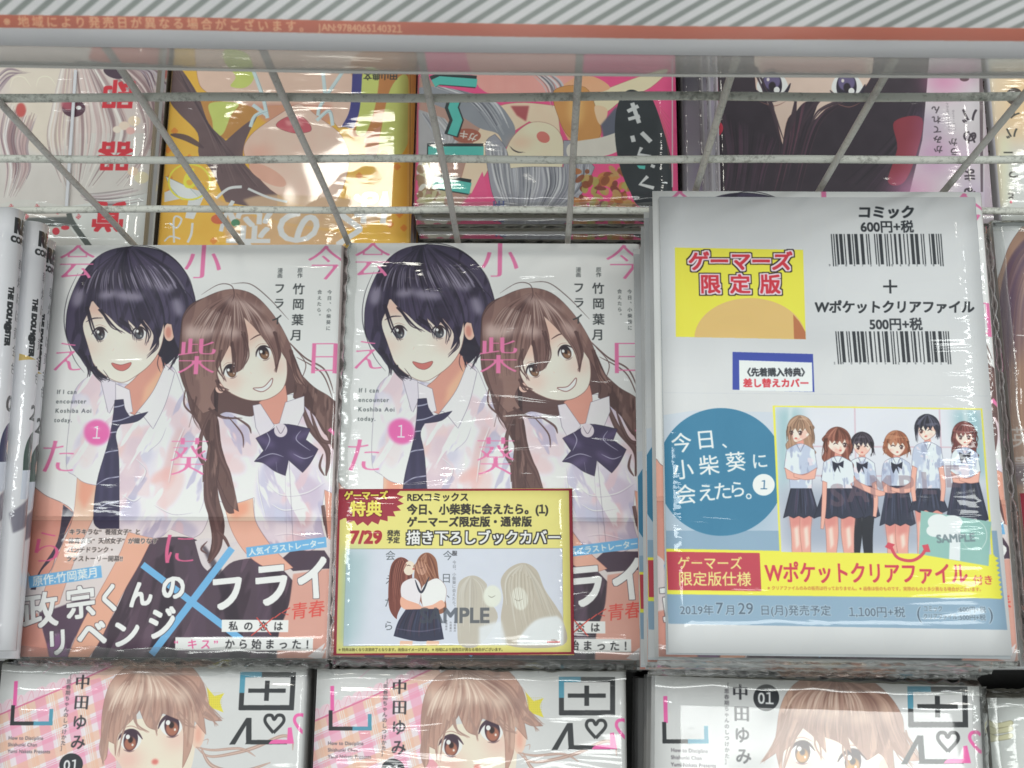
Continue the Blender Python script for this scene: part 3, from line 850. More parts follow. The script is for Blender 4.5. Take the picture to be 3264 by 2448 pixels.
def art_notice_sheet(cx, cy, z, yaw, w, h):
    a = flat_art(cx, cy, z, yaw, w, h, 6500, (207, 208, 211))
    a.space(2050, 560, 1.822)
    K = (44, 48, 54)
    sk = .026
    a.text('コミック', 1415, 205, 84, K, bold=3.0,  shear=.1)
    a.text('600円+税', 1420, 290, 80, K, bold=1.8,  sx=.95)
    a.barcode(1093, 332, 1736, 520, 14, '9784758068208', 5)
    a.stroke([(1398, 637), (1480, 637)], 12, K, taper=False, curve=False)
    a.stroke([(1438, 598), (1440, 678)], 12, K, taper=False, curve=False)
    a.text('Wポケットクリアファイル', 1465, 757, 82, K, bold=2.4,  shear=.1, sx=.94)
    a.text('500円+税', 1472, 857, 80, K, bold=1.8,  sx=.95)
    a.barcode(1120, 898, 1780, 1090, 16, '2900015176661', 9)
    # yellow box: the words only, over a plain tan rise of ground
    a.poly([(186, 412), (932, 424), (948, 944), (192, 930)], (236, 222, 50))
    t_ = np.linspace(math.pi, 2 * math.pi, 30)
    a.poly([(300, 932)] + [(300 + 324 + 324 * math.cos(v), 940 + 235 * math.sin(v)) for v in t_] + [(948, 944)], (222, 184, 110))
    a.poly([(875, 800), (910, 840), (946, 900), (948, 944), (880, 942)], (186, 112, 70))
    RD = (206, 44, 62)
    a.text('ゲーマーズ', 566, 492, 124, RD, bold=3.2,  shear=.12, sx=.98, outline=[((40, 34, 40), 14), ((240, 214, 224), 8)])
    a.text('限定版', 566, 625, 122, RD, bold=3.2,  track=1.43, outline=[((40, 34, 40), 14), ((240, 214, 224), 8)])
    a.poly([(522, 1018), (990, 1030), (998, 1252), (522, 1238)], (60, 76, 166))
    a.poly([(560, 1066), (984, 1080), (988, 1250), (562, 1242)], (224, 228, 236))
    a.text('〈先着購入特典〉', 775, 1137, 54, K, bold=1.8,  sx=.92, track=.98)
    a.text('差し替えカバー', 775, 1200, 56, (206, 50, 62), bold=1.8,  sx=.98)
    # lower half
    o = 1239
    a.stroke([(100, o + 16), (2010, o + 36)], 2, (186, 190, 200), .8, taper=False, curve=False)
    a.poly([(100, o + 150), (300, o + 120), (760, o + 130), (800, o + 950), (112, o + 945)], (196, 204, 216))
    a.poly([(110, o + 400), (800, o + 420), (800, o + 950), (112, o + 945)], (152, 178, 200), .75, soft=40)
    a.poly([(120, o + 820), (2060, o + 820), (2120, o + 1398), (148, o + 1362)], (138, 166, 190))
    a.blob(455, o + 478, 372, 372, (56, 124, 160))
    WH = (232, 236, 238)
    for ch, x, y, sz in (('今', 225, 310, 124), ('日', 365, 290, 124), ('、', 500, 300, 90), ('小', 235, 465, 124), ('柴', 385, 440, 124), ('葵', 540, 420, 124), ('に', 680, 415, 100), ('会', 250, 610, 124), ('え', 370, 600, 112), ('た', 465, 590, 112), ('ら', 550, 580, 105), ('。', 645, 590, 105)):
        a.text(ch, x, o + y, sz, WH, ang=-.08, bold=.8)
    a.blob(703, o + 553, 64, 63, (226, 230, 234))
    a.text('1', 705, o + 553, 74, (60, 110, 150), shear=.1)
    a.poly([(130, o + 925), (2045, o + 960), (2085, o + 1215), (140, o + 1190)], (234, 224, 54))
    q = [(2040, o + 960)]
    for i in range(9):
        q += [(2046 + i * 4, o + 968 + i * 28), (2070 + i * 3, o + 980 + i * 28)]
    q += [(2084, o + 1218), (1980, o + 1212), (1980, o + 960)]
    a.poly(q, (234, 224, 54))
    # picture of six plain figures
    a.poly([(755, o + 92), (1975, o + 108), (2040, o + 966), (795, o + 936)], (228, 222, 70))
    pm = a.poly([(768, o + 100), (1966, o + 116), (2028, o + 958), (806, o + 944)], (214, 216, 226), ret=True)
    a.clip = pm
    a.poly([(770, o + 100), (930, o + 100), (900, o + 420), (820, o + 600), (790, o + 700)], (150, 186, 194), .9, soft=12)
    a.poly([(1800, o + 110), (1970, o + 110), (2010, o + 500), (1920, o + 520), (1830, o + 300)], (140, 180, 190), .9, soft=12)
    a.poly([(850, o + 100), (870, o + 100), (850, o + 400), (830, o + 420)], (212, 222, 226), .8, soft=4)
    a.poly([(1860, o + 110), (1885, o + 110), (1920, o + 400), (1890, o + 420)], (206, 218, 222), .8, soft=4)
    for p in ([(1232, o + 100), (1240, o + 560)], [(1725, o + 110), (1745, o + 560)], [(900, o + 330), (1950, o + 335)], [(900, o + 500), (1950, o + 505)]):
        a.stroke(p, 9, (206, 176, 190), .8, taper=False, curve=False)
    a.poly([(780, o + 560), (2010, o + 570), (2030, o + 960), (806, o + 944)], (158, 166, 184), .95, soft=20)

    def fig(x, y, hr, hair, hl, long, waist, sk_t, sk_b, lean=0.0, turn=0.0, legs=(226, 160, 148), ribbon=True, arms='fold', wavy=0.0, seed=1, eyes=True):
        """a plain small figure: x, y head centre; lean: sideways drift of the body towards the feet"""
        rr = random.Random(seed)
        dk = tuple(int(v * .62) for v in hair)

        def X(u, v):
            return (u + lean * max(0, v - y) / 700 * 100, o + v)
        ty = y + hr * 1.15
        sw = hr * 1.12
        # hair behind
        if long:
            L_, R_ = [], []
            for k in range(7):
                t = k / 6
                yy = y - hr * .3 + t * hr * long
                wv = math.sin(k * 2.1 + seed) * wavy * hr
                L_.append(X(x - hr * (1.0 + .12 * t) + wv, yy))
                R_.append(X(x + hr * (1.0 + .1 * t) + wv, yy))
            hm_ = a.poly([X(x, y - hr * 1.15)] + R_ + [X(x + hr * .3, y + hr * (long + .1)), X(x - hr * .4, y + hr * (long + .25))] + L_[::-1], hair, curve=True, ret=True, line=dk)
            a.strands([X(x - 5, y - hr), L_[2], L_[6]], [X(x + 5, y - hr), R_[2], R_[6]], 34, [hl, hair, dk], 7, .6, clip=hm_ * pm, seed=seed)
        # legs
        for s_ in (-1, 1):
            lx = x + s_ * waist * .42 + rr.uniform(-8, 8)
            w0 = rr.uniform(34, 42)
            a.poly([X(lx - w0, sk_b - 20), X(lx + w0, sk_b - 20), X(lx + w0 * .9 - s_ * 6, sk_b + 90), X(lx + w0 * .7, 960), X(lx - w0 * .7, 960), X(lx - w0 * .9 - s_ * 6, sk_b + 90)], legs, line=tuple(int(v * .7) for v in legs))
            if legs[0] > 100:
                a.poly([X(lx - 14, sk_b + 60), X(lx + 8, sk_b + 40), X(lx + 14, 900), X(lx - 6, 930)], (238, 216, 204), .85, soft=2)
                a.poly([X(lx - w0, sk_b - 20), X(lx + w0, sk_b - 20), X(lx + w0 * .8, sk_b + 40), X(lx - w0 * .8, sk_b + 60)], (206, 120, 116), .6, soft=4)
        a.poly([X(x - 17, y + hr * .7), X(x + 17, y + hr * .7), X(x + 24, ty + 30), X(x - 22, ty + 30)], (222, 150, 136))
        # blouse
        bl_ = a.poly([X(x - 22, ty), X(x + 22, ty), X(x + sw, ty + 32), X(x + sw * 1.2, ty + 140), X(x + sw * .85, ty + 158), X(x + waist * .74, sk_t + 8), X(x - waist * .74, sk_t + 8), X(x - sw * .85, ty + 158), X(x - sw * 1.2, ty + 140), X(x - sw, ty + 32)], (216, 224, 234), line=(104, 104, 128), ret=True)
        a.wash(bl_, (176, 186, 212), 26, .5, .8, seed, (1, 1.8))
        a.wash(bl_, (232, 214, 222), 22, .6, .7, seed + 3)
        a.wash(bl_, (150, 158, 188), 16, .64, .7, seed + 6, (.6, 2.4))
        a.stroke([X(x - 22, ty), X(x, ty + 44), X(x + 22, ty)], 5, (120, 120, 146), .9, curve=False, taper=False)
        # skirt
        q = [X(x - waist * .72, sk_t), X(x + waist * .72, sk_t)]
        nz = 7
        for k in range(nz + 1):
            t = 1 - 2 * k / nz
            q.append(X(x + waist * 1.25 * t, sk_b - 8 + (10 if k % 2 else -4)))
        sm_ = a.poly(q, (50, 54, 74), ret=True, line=(26, 26, 40))
        a.strands([X(x - waist * .7, sk_t), X(x - waist, (sk_t + sk_b) / 2), X(x - waist * 1.2, sk_b)], [X(x + waist * .7, sk_t), X(x + waist, (sk_t + sk_b) / 2), X(x + waist * 1.2, sk_b)], 30, [(30, 32, 48), (84, 90, 118), (44, 48, 68), (70, 60, 84)], 9, .7, clip=sm_ * pm, seed=seed + 5)
        SKN, SKL = (230, 170, 154), (160, 104, 98)
        if arms == 'fold':
            for s_ in (-1, 1):
                a.poly([X(x + s_ * sw * 1.15, ty + 136), X(x + s_ * sw * .8, ty + 154), X(x + s_ * sw * .2, ty + 178), X(x - s_ * sw * .5, ty + 168), X(x - s_ * sw * .5, ty + 190), X(x + s_ * sw * .3, ty + 206), X(x + s_ * sw * 1.0, ty + 200)], SKN, line=SKL)
        elif arms == 'reach':
            a.poly([X(x + sw * 1.1, ty + 110), X(x + sw * 1.5, ty + 150), X(x + sw * 2.9, ty + 196), X(x + sw * 3.3, ty + 200), X(x + sw * 3.3, ty + 222), X(x + sw * 2.6, ty + 226), X(x + sw * 1.1, ty + 170)], SKN, line=SKL)
            a.poly([X(x - sw * 1.1, ty + 140), X(x - sw * .8, ty + 150), X(x - sw * .9, ty + 300), X(x - sw * 1.1, ty + 420), X(x - sw * 1.3, ty + 418), X(x - sw * 1.2, ty + 290)], SKN, line=SKL)
        else:
            for s_ in (-1, 1):
                a.poly([X(x + s_ * sw * 1.15, ty + 136), X(x + s_ * sw * .8, ty + 150), X(x + s_ * sw * .95, ty + 250), X(x + s_ * sw * .9, ty + 340), X(x + s_ * sw * 1.15, ty + 345), X(x + s_ * sw * 1.3, ty + 250)], SKN, line=SKL)
        if ribbon:
            a.poly([X(x - 34, ty + 24), X(x, ty + 38), X(x + 34, ty + 22), X(x + 30, ty + 66), X(x + 4, ty + 50), X(x + 14, ty + 96), X(x - 4, ty + 60), X(x - 20, ty + 92), X(x - 30, ty + 64)], (42, 44, 62))
        # head
        tx = turn * hr * .3
        fm_ = a.poly([X(x - hr * .74, y - hr * .3), X(x + hr * .74, y - hr * .3), X(x + hr * .66, y + hr * .45), X(x + tx, y + hr * .98), X(x - hr * .66, y + hr * .45)], (242, 218, 206), curve=True, line=(150, 104, 98), ret=True)
        a.wash(fm_, (230, 170, 154), 20, .58, .6, seed + 2)
        for s_ in (-1, 1):
            ex = x + tx + s_ * hr * .36
            if eyes and (seed + s_) % 4:
                a.blob(*X(ex, y + hr * .26), hr * .13, hr * .17, (84, 58, 56), 1)
                a.blob(*X(ex - 4, y + hr * .2), hr * .045, hr * .045, (240, 236, 236), 1)
            a.stroke([X(ex - hr * .2, y + hr * .2), X(ex, y + hr * .07), X(ex + hr * .2, y + hr * .2)], 6, (60, 46, 52), .95)
            a.blob(*X(ex + s_ * 6, y + hr * .5), hr * .16, hr * .09, (236, 150, 140), .6, soft=3)
        a.blob(*X(x + tx, y + hr * .66), hr * .11, hr * .07, (200, 96, 90), .9)
        # front hair with uneven fringe
        fr = []
        n_ = 9
        for k in range(n_ + 1):
            t = 1 - 2 * k / n_
            fr.append(X(x + hr * .9 * t + tx * .3, y + hr * ((.12 if k % 2 else -.22) + rr.uniform(-.06, .08) + (.55 if k in (0, n_) else 0))))
        hm_ = a.poly([X(x - hr * .98, y + hr * .72), X(x - hr * 1.06, y - hr * .2), X(x - hr * .72, y - hr * .9), X(x - hr * .05, y - hr * 1.2), X(x + hr * .68, y - hr * .92), X(x + hr * 1.06, y - hr * .2), X(x + hr * .98, y + hr * .72)] + fr, hair, ret=True, line=dk)
        a.strands([X(x - 8, y - hr * 1.15), X(x - hr * .9, y - hr * .4), X(x - hr * .9, y + hr * .6)], [X(x + 8, y - hr * 1.15), X(x + hr * .9, y - hr * .4), X(x + hr * .9, y + hr * .6)], 46, [hl, dk, hair], 7, .65, clip=hm_ * pm, seed=seed + 9)
        a.wash(hm_, hl, 18, .6, .6, seed + 12, (2.4, .7))
        for _ in range(10):
            s_ = rr.choice((-1, 1))
            u = x + s_ * hr * rr.uniform(.7, 1.0)
            a.stroke([X(u, y - hr * .3), X(u + s_ * hr * rr.uniform(0, .25), y + hr * .4), X(u + s_ * hr * rr.uniform(-.1, .3), y + hr * rr.uniform(.8, 1.2))], 7, rr.choice((hair, dk)), .9, taper=2)
    fig(915, 235, 72, (168, 130, 106), (208, 174, 148), 2.2, 84, 575, 745, lean=.1, turn=-1.2, ribbon=False, wavy=.12, seed=2)
    fig(1275, 322, 64, (52, 44, 56), (104, 94, 108), 0, 84, 560, 745, legs=(40, 42, 52), arms='down', seed=7)
    fig(1132, 305, 74, (132, 76, 64), (186, 124, 104), 3.1, 118, 575, 748, lean=.15, turn=.7, arms='reach', wavy=.2, seed=5)
    fig(1475, 318, 68, (156, 92, 66), (204, 144, 110), .9, 84, 560, 790, lean=.12, turn=.2, wavy=.1, seed=9)
    fig(1655, 225, 70, (46, 46, 62), (106, 106, 128), 0, 92, 575, 712, lean=.1, turn=-.5, ribbon=False, arms='down', seed=11)
    fig(1870, 262, 66, (112, 58, 58), (160, 98, 94), 2.2, 100, 520, 765, lean=.25, turn=.1, wavy=.1, seed=14)
    for ch, x, y in (('S', 1130, 610), ('A', 1250, 585), ('M', 1385, 560), ('P', 1530, 560), ('L', 1660, 540), ('E', 1800, 500)):
        a.text(ch, x, o + y, 180, (120, 92, 104), bold=5, alpha=.42)
    a.clip = None
    a.poly([(1618, o + 704), (2028, o + 768), (2012, o + 1026), (1606, o + 956)], (140, 184, 178))
    for x, y, rx, ry in ((1720, 770, 62, 46), (1700, 820, 50, 36), (1770, 830, 60, 40), (1800, 770, 60, 40)):
        a.blob(x, o + y, rx, ry, (220, 226, 230), 1)
    a.poly([(1790, o + 800), (1850, o + 745), (1846, o + 996), (1782, o + 985)], (220, 226, 230))
    a.stroke([(1870, o + 770), (1940, o + 760), (1990, o + 800), (2000, o + 870), (1960, o + 930), (1890, o + 920), (1860, o + 880)], 4, (210, 222, 220), .8)
    a.text('SAMPLE', 1820, o + 862, 66, (112, 128, 136), bold=2.2, ang=-.05, alpha=.9)
    a.stroke([(1440, o + 905), (1480, o + 975), (1560, o + 995), (1620, o + 965), (1655, o + 910)], 18, (206, 70, 90), taper=False)
    a.poly([(1408, o + 915), (1428, o + 888), (1468, o + 900), (1440, o + 930)], (206, 70, 90))
    a.poly([(1625, o + 905), (1660, o + 898), (1674, o + 945), (1640, o + 945)], (206, 70, 90))
    a.poly([(138, o + 942), (680, o + 950), (690, o + 1172), (146, o + 1166)], (190, 62, 80))
    Y = (240, 224, 130)
    a.text('ゲーマーズ', 390, o + 1010, 80, Y, bold=.8, sx=.95)
    a.text('限定版仕様', 418, o + 1102, 88, Y, bold=.8, sx=.97)
    a.text('Wポケットクリアファイル', 1300, o + 1068, 118, (204, 54, 78), bold=2.4, sx=.83, squash=1.1)
    a.text('付き', 1980, o + 1108, 60, (204, 54, 78), bold=.6)
    a.text('※クリアファイルのみの販売は行っておりません。※画像は仮のものです。実際のものと多少異なる場合がございます。', 1352, o + 1158, 25, (190, 100, 60), bold=.6, sx=.93)
    TX = (88, 104, 122)
    ol = [((176, 196, 212), 3)]
    a.text('2019年', 215, o + 1282, 64, TX, anchor='l', bold=.6, outline=ol)
    a.text('7', 445, o + 1270, 92, TX, bold=.6, outline=ol)
    a.text('月', 510, o + 1283, 62, TX, bold=.6, outline=ol)
    a.text('29', 598, o + 1272, 92, TX, bold=.6, outline=ol)
    a.text('日(月)発売予定', 888, o + 1285, 64, TX, bold=.6, outline=ol, sx=.98)
    a.text('1,100円+税', 1362, o + 1294, 66, TX, bold=.6, outline=ol)
    a.text('(', 1605, o + 1296, 100, TX, outline=ol)
    a.text(')', 2025, o + 1302, 100, TX, outline=ol)
    a.text('コミック', 1630, o + 1274, 38, TX, anchor='l', bold=.5, outline=ol, sx=.75)
    a.text(':600円+税', 1832, o + 1279, 38, TX, anchor='l', bold=.5, outline=ol, sx=1.0)
    a.text('クリアファイル', 1630, o + 1320, 38, TX, anchor='l', bold=.5, outline=ol, sx=.75)
    a.text(':500円+税', 1832, o + 1325, 38, TX, anchor='l', bold=.5, outline=ol, sx=1.0)
    a.grain(4, scale=60)
    return a


def art_logo_cover(pose, variant):
    """bottom row: white cover, pink plaid cushion, large plain head of pale brown hair, big logo strokes"""
    a = flat_art(*pose, base=(207, 207, 208))
    a.space(*((1000, 2080, 2.011) if variant == 1 else (2000, 2080, 1.75)))
    PK, OR = (232, 170, 190), (236, 178, 150)
    HR, HD, HL = (190, 150, 136), (142, 106, 98), (240, 216, 198)
    if variant == 1:
        # plaid and frill
        for i in range(12):
            x, y = 20 + i * 68, 400 - i * 27
            a.blob(x, y, 46, 44, (238, 200, 212), .9, rot=.3)
            a.stroke([(x - 30, y + 36), (x, y - 40), (x + 20, y + 30)], 3, (214, 140, 160), .8)
        m = a.poly([(-20, 440), (780, 90), (840, 160), (760, 420), (800, 800), (700, 1400), (-20, 1400)], (238, 214, 222), ret=True)
        a.clip = m
        for k in range(-2, 9):
            a.stroke([(-60, 500 + k * 190), (900, 80 + k * 190)], 58, OR, .65, taper=False, curve=False)
            a.stroke([(-60, 580 + k * 190), (900, 160 + k * 190)], 40, (236, 150, 178), .6, taper=False, curve=False)
            a.stroke([(60 + k * 190, 200), (300 + k * 190, 1200)], 70, (232, 140, 176), .55, taper=False, curve=False)
            a.stroke([(150 + k * 190, 200), (390 + k * 190, 1200)], 44, OR, .5, taper=False, curve=False)
            for j in (0, 14, 28):
                a.stroke([(120 + k * 190 + j, 200), (360 + k * 190 + j, 1200)], 4, (250, 232, 236), .8, taper=False, curve=False)
                a.stroke([(-60, 540 + k * 190 + j), (900, 120 + k * 190 + j)], 4, (250, 232, 236), .8, taper=False, curve=False)
        a.clip = None
        a.stroke([(-10, 445), (400, 270), (780, 95)], 10, (214, 110, 150), .9, curve=False, taper=False)
        a.stroke([(290, 165), (370, 95)], 8, (236, 130, 180))
        a.stroke([(1440, 130), (1442, 100), (1470, 112), (1470, 90)], 5, (150, 150, 156), curve=False, taper=False)
        # star
        st = [(1440 + (78 if i % 2 == 0 else 36) * math.cos(.5 + i * math.pi / 5), 345 + (84 if i % 2 == 0 else 38) * math.sin(.5 + i * math.pi / 5)) for i in range(10)]
        st = [(1355, 250), (1372, 330), (1372, 400), (1400, 390), (1474, 416), (1450, 345), (1474, 292), (1410, 312)]
        a.poly(st, (222, 208, 48))
        for i in range(60):
            x, y = 1368 + (i % 8) * 13, 290 + (i // 8) * 15
            a.blob(x, y, 3, 3, (180, 166, 50), .6)
        # face + hair
        a.poly([(760, 480), (740, 640), (830, 760), (960, 1000), (1160, 1000), (1280, 800), (1300, 560), (1240, 420)], (240, 218, 200))
        a.blob(870, 720, 90, 60, (236, 150, 146), .6, soft=16)
        a.blob(1180, 590, 90, 50, (236, 150, 146), .55, soft=16)
        a.blob(1322, 560, 40, 90, (236, 196, 178), 1, rot=.1)
        a.blob(1320, 560, 20, 55, (220, 150, 130), .6, soft=4)
        plain_eye(a, 880, 600, 68, (176, 110, 88), tilt=.12, lash=(70, 50, 66), tall=1.25)
        plain_eye(a, 1142, 505, 72, (176, 110, 88), tilt=-.12, lash=(70, 50, 66), tall=1.25)
        a.blob(1050, 735, 22, 18, (214, 110, 104), .9, soft=2)
        hm = a.poly([(710, 740), (690, 560), (692, 380), (730, 230), (820, 130), (950, 90), (1180, 90), (1270, 140), (1340, 240), (1372, 350), (1400, 400), (1470, 470), (1400, 470), (1350, 450), (1370, 560), (1290, 470), (1280, 640), (1230, 780), (1225, 560), (1200, 470), (1080, 420),
                     (1040, 530), (980, 500), (930, 400), (880, 470), (800, 560), (790, 700), (780, 620), (740, 600), (735, 700)], HR, line=HD, ret=True)
        a.wash(hm, (160, 126, 118), 60, .5, .7, 41, (.5, 2.4), rot=.1)
        a.wash(hm, (206, 172, 156), 40, .58, .7, 42, (.5, 2.4), rot=.1)
        g0 = [(900, 120), (760, 300), (700, 520), (712, 740)]
        g1 = [(940, 110), (960, 260), (930, 400), (900, 500)]
        g2 = [(960, 110), (1160, 260), (1260, 420), (1260, 760)]
        g3 = [(980, 100), (1240, 200), (1350, 350), (1460, 465)]
        cs = [HD, (138, 108, 102), HR, (190, 160, 146)]
        a.strands(g0, g1, 60, cs, 16, .5, clip=hm, seed=21)
        a.strands(g1, g2, 60, cs, 16, .5, clip=hm, seed=22)
        a.strands(g2, g3, 30, cs, 14, .5, clip=hm, seed=23)
        a.clip = hm
        for x, y, rx, ry in ((760, 280, 40, 46), (880, 300, 90, 40), (1060, 280, 90, 40), (1190, 310, 60, 50), (1000, 190, 120, 26)):
            a.blob(x, y, rx, ry, HL, .65, soft=9)
        a.clip = None
        a.strands(g0, g1, 50, [HR, (240, 220, 204)], 12, .5, seg=(.25, .6), clip=hm, seed=24)
        a.strands(g1, g2, 50, [HR, (236, 214, 198)], 12, .5, seg=(.2, .55), clip=hm, seed=25)
        wisps(a, [((1300, 300), (1400, 410), (1470, 470)), ((1340, 420), (1400, 450), (1440, 500)), ((1180, 420), (1230, 480), (1300, 520)), ((1000, 420), (1040, 500), (1060, 560)), ((860, 440), (820, 560), (800, 700)), ((720, 480), (700, 640), (716, 760)), ((900, 420), (920, 500), (990, 540))], 16, (170, 136, 126), 45)
        for p, w in (([(1310, 640), (1400, 700), (1560, 680), (1700, 640), (1860, 570), (1930, 590), (1940, 660)], 22), ([(1310, 640), (1420, 660), (1600, 650), (1700, 700)], 16), ([(1340, 640), (1420, 760), (1600, 800), (1800, 740)], 26), ([(1350, 600), (1385, 590), (1380, 625)], 5), ([(1270, 160), (1360, 260), (1372, 400), (1310, 470)], 3)):
            a.stroke(p, w, (176, 140, 130), .9)
            a.stroke(p, w * .3, (222, 192, 178), .8)
    else:
        a.poly([(900, 420), (880, 560), (940, 800), (1100, 1000), (1300, 900), (1450, 640), (1420, 420)], (240, 220, 206))
        a.blob(960, 620, 70, 46, (236, 160, 156), .6, soft=14)
        plain_eye(a, 975, 560, 62, (196, 140, 70), tilt=.1, lash=(70, 52, 58), tall=1.25)
        plain_eye(a, 1255, 612, 68, (196, 140, 70), tilt=.1, lash=(70, 52, 58), tall=1.25)
        a.blob(1435, 650, 34, 60, (236, 196, 180), 1)
        hm = a.poly([(750, 610), (820, 500), (850, 320), (900, 210), (990, 145), (1160, 130), (1330, 145), (1450, 230), (1530, 350), (1550, 470), (1610, 570), (1640, 600), (1560, 600), (1480, 540), (1500, 760), (1440, 600), (1400, 560), (1340, 600), (1230, 470), (1250, 560), (1180, 500),
                     (1100, 470), (1110, 560), (1040, 470), (980, 420), (910, 520), (870, 560), (860, 700), (830, 560), (770, 600)], (172, 134, 120), line=HD, ret=True)
        a.wash(hm, (150, 112, 98), 50, .5, .7, 43, (.5, 2.4), rot=.1)
        a.wash(hm, (206, 168, 148), 34, .58, .7, 44, (.5, 2.4), rot=.1)
        g0 = [(1150, 140), (930, 240), (860, 420), (780, 600)]
        g1 = [(1160, 140), (1080, 280), (1040, 400), (1050, 500)]
        g2 = [(1180, 140), (1300, 260), (1340, 420), (1360, 600)]
        g3 = [(1200, 140), (1440, 260), (1520, 440), (1610, 590)]
        cs = [HD, (142, 104, 94), (172, 134, 120), (200, 162, 146)]
        a.strands(g0, g1, 60, cs, 13, .5, clip=hm, seed=31)
        a.strands(g1, g2, 60, cs, 13, .5, clip=hm, seed=32)
        a.strands(g2, g3, 60, cs, 13, .5, clip=hm, seed=33)
        a.clip = hm
        for x, y, rx, ry in ((960, 320, 70, 36), (1130, 340, 90, 36), (1300, 360, 80, 36), (1440, 340, 40, 50)):
            a.blob(x, y, rx, ry, (232, 200, 178), .6, soft=9)
        a.clip = None
        a.strands(g0, g2, 80, [HR, (238, 212, 196)], 10, .5, seg=(.25, .6), clip=hm, seed=34)
        wisps(a, [((900, 300), (850, 460), (750, 612)), ((1540, 440), (1600, 540), (1650, 620)), ((1480, 500), (1530, 580), (1600, 640)), ((1050, 440), (1060, 520), (1090, 600)), ((1200, 460), (1210, 560), (1240, 640)), ((960, 400), (900, 540), (860, 700))], 16, (160, 122, 108), 46)
        a.blob(775, 252, 72, 74, (50, 52, 58))
        a.text('01', 772, 254, 86, (226, 226, 228), bold=1.2, sx=.95)
    # logo strokes in one local frame: the photograph's box of the title's first character
    if variant == 1:
        def Q(x, y): return (x, y)
        k = 1.0
        names = (508, 596)
    else:
        def Q(x, y): return (x * .93 + 100 + (y - 150) * .02, y * .925 + 45)
        k = .93
    DK, CY, MG = (52, 54, 58), (80, 150, 176), (240, 96, 168)

    def st(pts, w, c):
        a.stroke([Q(*p) for p in pts], w * k, c, taper=False, curve=False)
    st([(1572, 173), (1931, 173)], 32, DK)
    st([(1916, 160), (1916, 400)], 32, DK)
    st([(1931, 386), (1576, 386)], 32, DK)
    st([(1588, 400), (1588, 160)], 32, DK)
    st([(1572, 172), (1712, 172)], 33, CY)
    st([(1588, 160), (1588, 290)], 33, CY)
    st([(1629, 276), (1872, 276)], 26, DK)
    st([(1750, 212), (1750, 342)], 30, DK)
    a.poly([Q(*p) for p in ((1524, 624), (1562, 624), (1628, 500), (1634, 606), (1650, 622), (1900, 622), (1900, 594), (1668, 594), (1660, 452), (1626, 452))], DK)
    a.poly([Q(*p) for p in ((1810, 594), (1900, 594), (1900, 516), (1924, 512), (1945, 618), (1780, 620))], MG)
    hp = [(1808, 548), (1752, 480), (1756, 440), (1790, 436), (1808, 462), (1828, 436), (1862, 440), (1868, 480), (1808, 548)]
    a._stroke(spline(a.P([Q(*p) for p in hp]), False, 6), 20 * k * a.scale((1500, 300)), DK, taper=False)
    hp = [(2030, 536), (2000, 548), (1944, 480), (1948, 440), (1984, 432), (2010, 450)]
    a.stroke([Q(*p) for p in hp], 20 * k, MG, taper=False)
    st([(118, 214), (118, 376)], 24, MG)
    st([(108, 370), (108, 498)], 24, DK)
    st([(96, 487), (260, 487)], 24, DK)
    st([(248, 487), (372, 487)], 24, CY)
    st([(359, 498), (359, 394)], 24, CY)
    if variant == 1:
        pos = ((550, 222), (550, 352), (546, 480), (544, 608))
        a.text('［思春期ちゃんのしつけかた］', 455, 415, 32, (90, 88, 94), vertical=True, track=1.08, bold=.9)
        a.blob(508, 752, 76, 72, (50, 52, 58))
        a.text('01', 508, 756, 90, (226, 226, 228), bold=1.2)
        sz = 100
    else:
        pos = ((630, 222), (638, 342), (640, 460), (648, 578))
        a.text('［思春期ちゃんのしつけかた］', 555, 395, 27, (90, 88, 94), vertical=True, track=1.18, bold=.9)
        sz = 92
    for ch, (x, y) in zip('中田ゆみ', pos):
        a.text(ch, x, y, sz, (62, 62, 68), bold=1.5, mincho=ch in '中田')
    for i, t_ in enumerate(('How to Discipline', 'Shishunki Chan', 'Yumi Nakata Presents')):
        x, y = (90, 580 + 43 * i) if variant == 1 else (243, 543 + 40 * i)
        a.text(t_, x, y, 30 if variant == 1 else 27, (110, 104, 112), anchor='l', bold=1.1, shear=-.05, track=1.02)
    a.grain(3)
    return a


